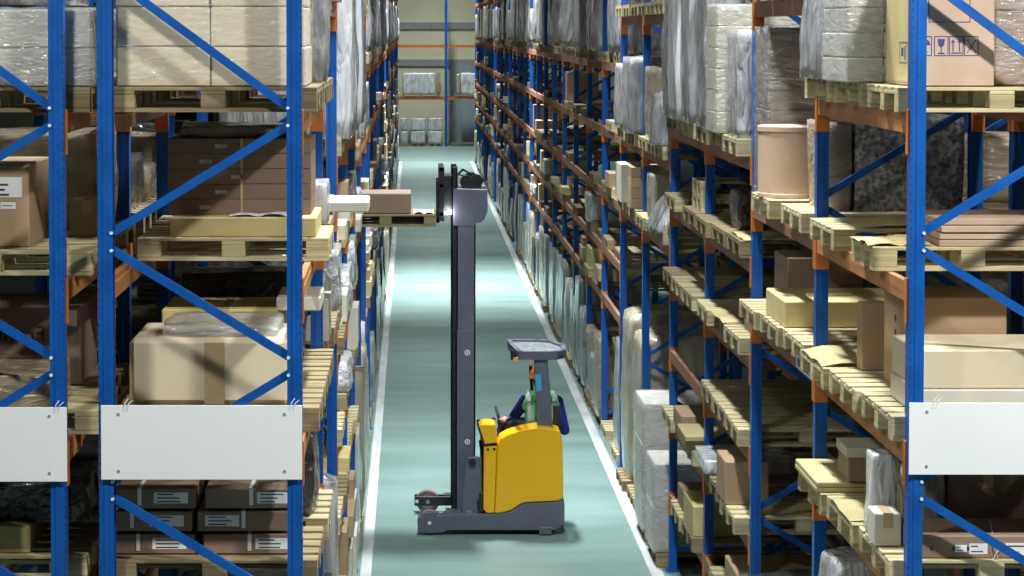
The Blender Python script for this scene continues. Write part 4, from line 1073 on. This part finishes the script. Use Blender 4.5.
for s_ in (-1, 1):
    b = MB()
    pts = [sh+Vector((.145*s_,.03,.10)), sh+Vector((.148*s_,-.06,.082)), sh+Vector((.15*s_,-.122,0)), sh+Vector((.15*s_,-.144,-.12)), sh+Vector((.148*s_,-.156,-.3))]
    for p, q in zip(pts[:-1], pts[1:]): b.bar(p, q, .04, .012, (0,-1,.3))
    b.build('reflective_strip', 'reflective', ve)
b = MB().ball(hdc+Vector((0,-.012,.01)), (.084,.10,.115), 16); hr = b.build('hair', 'hair', dr, smooth=True)
b = MB()
hc = hdc+Vector((0,-.005,.045)); prof_ = [(.128,-.028),(.135,-.022),(.122,-.012),(.116,.02),(.10,.065),(.06,.098),(.02,.108)]
b.lathe(prof_, hc, 24); b.lumpy(hc.x-.10, hc.x+.06, hc.y+.07, hc.y+.17, hc.z-.03, hc.z-.018, 0, 1, .2, 4)
b.build('hard_hat', 'bright_orange', dr, smooth=True)

# ================================================================== light
def area(name, loc, power, sx_, sy_, col=(1,1,1), target=None, spread=180):
    l = bpy.data.lights.new(name, 'AREA'); l.shape = 'RECTANGLE'; l.size = sx_; l.size_y = sy_; l.energy = power; l.color = col; l.spread = math.radians(spread)
    o = bpy.data.objects.new(name, l); COL.objects.link(o); o.location = loc
    if target is not None: o.rotation_euler = (Vector(target)-Vector(loc)).to_track_quat('-Z', 'Y').to_euler()
    return o
COOL = (.93,.98,1.0); WARM = (1,.94,.78)
for y, pw, sp in ((12.5, 150, 90), (15.6, 1000, 125), (26.6, 520, 60), (36, 240, 70), (46.8, 900, 52), (57, 230, 70), (67.5, 480, 65), (78, 240, 70), (89, 900, 75), (98, 700, 110), (101.5, 300, 180)):  # the last lamp is added to brighten the far wall
    area('aisle_lamp', (1.1, y, 13.0), pw, .5, 1.4, COOL, spread=sp)
for x, pw in ((-3.0, 380), (4.2, 820), (9.0, 170)):
    area('cross_aisle_lamp', (x, 7.4, 9.5), pw, .5, .4, (1,.98,.93))
for x in (-5.4, 7.8):
    for y in (20, 40): area('next_aisle_lamp', (x, y, 9.4), 50, .5, 1.4, WARM)
q = at(449.5, 212, 23.98)
pl_ = bpy.data.lights.new('work_lamp_light', 'POINT'); pl_.energy = 4; pl_.shadow_soft_size = .05
po = bpy.data.objects.new('work_lamp_light', pl_); COL.objects.link(po); po.location = (q.x-.02, q.y-.09, q.z)
q = Vector((gx1-.05, 24.62, zg-.09))
MB().tube([q, q+Vector((.02, .01, -.05))], [.05, .065], 14).build('work_lamp', 'truck_dark', t)  # made-up housing to carry the added spot below
sl = bpy.data.lights.new('added_rear_spot', 'SPOT'); sl.energy = 130; sl.spot_size = math.radians(62); sl.spot_blend = .8; sl.shadow_soft_size = .05  # added spot that puts a glow on the floor behind the truck
so = bpy.data.objects.new('added_rear_spot', sl); COL.objects.link(so); so.location = q+Vector((.03, .015, -.07)); so.rotation_euler = (Vector((2.0, 25.0, 0))-so.location).to_track_quat('-Z', 'Y').to_euler()
w = bpy.data.worlds.new('world'); SC.world = w; w.use_nodes = True
w.node_tree.nodes['Background'].inputs[0].default_value = (.75,.82,.9,1); w.node_tree.nodes['Background'].inputs[1].default_value = .015
vs_ = SC.view_settings; vs_.view_transform = 'Standard'; vs_.look = 'None'; vs_.gamma = 1; vs_.use_curve_mapping = False; vs_.exposure = 0
SC.cycles.use_denoising = True
SC.cycles.max_bounces = 8; SC.cycles.transparent_max_bounces = 24; SC.cycles.sample_clamp_indirect = 6
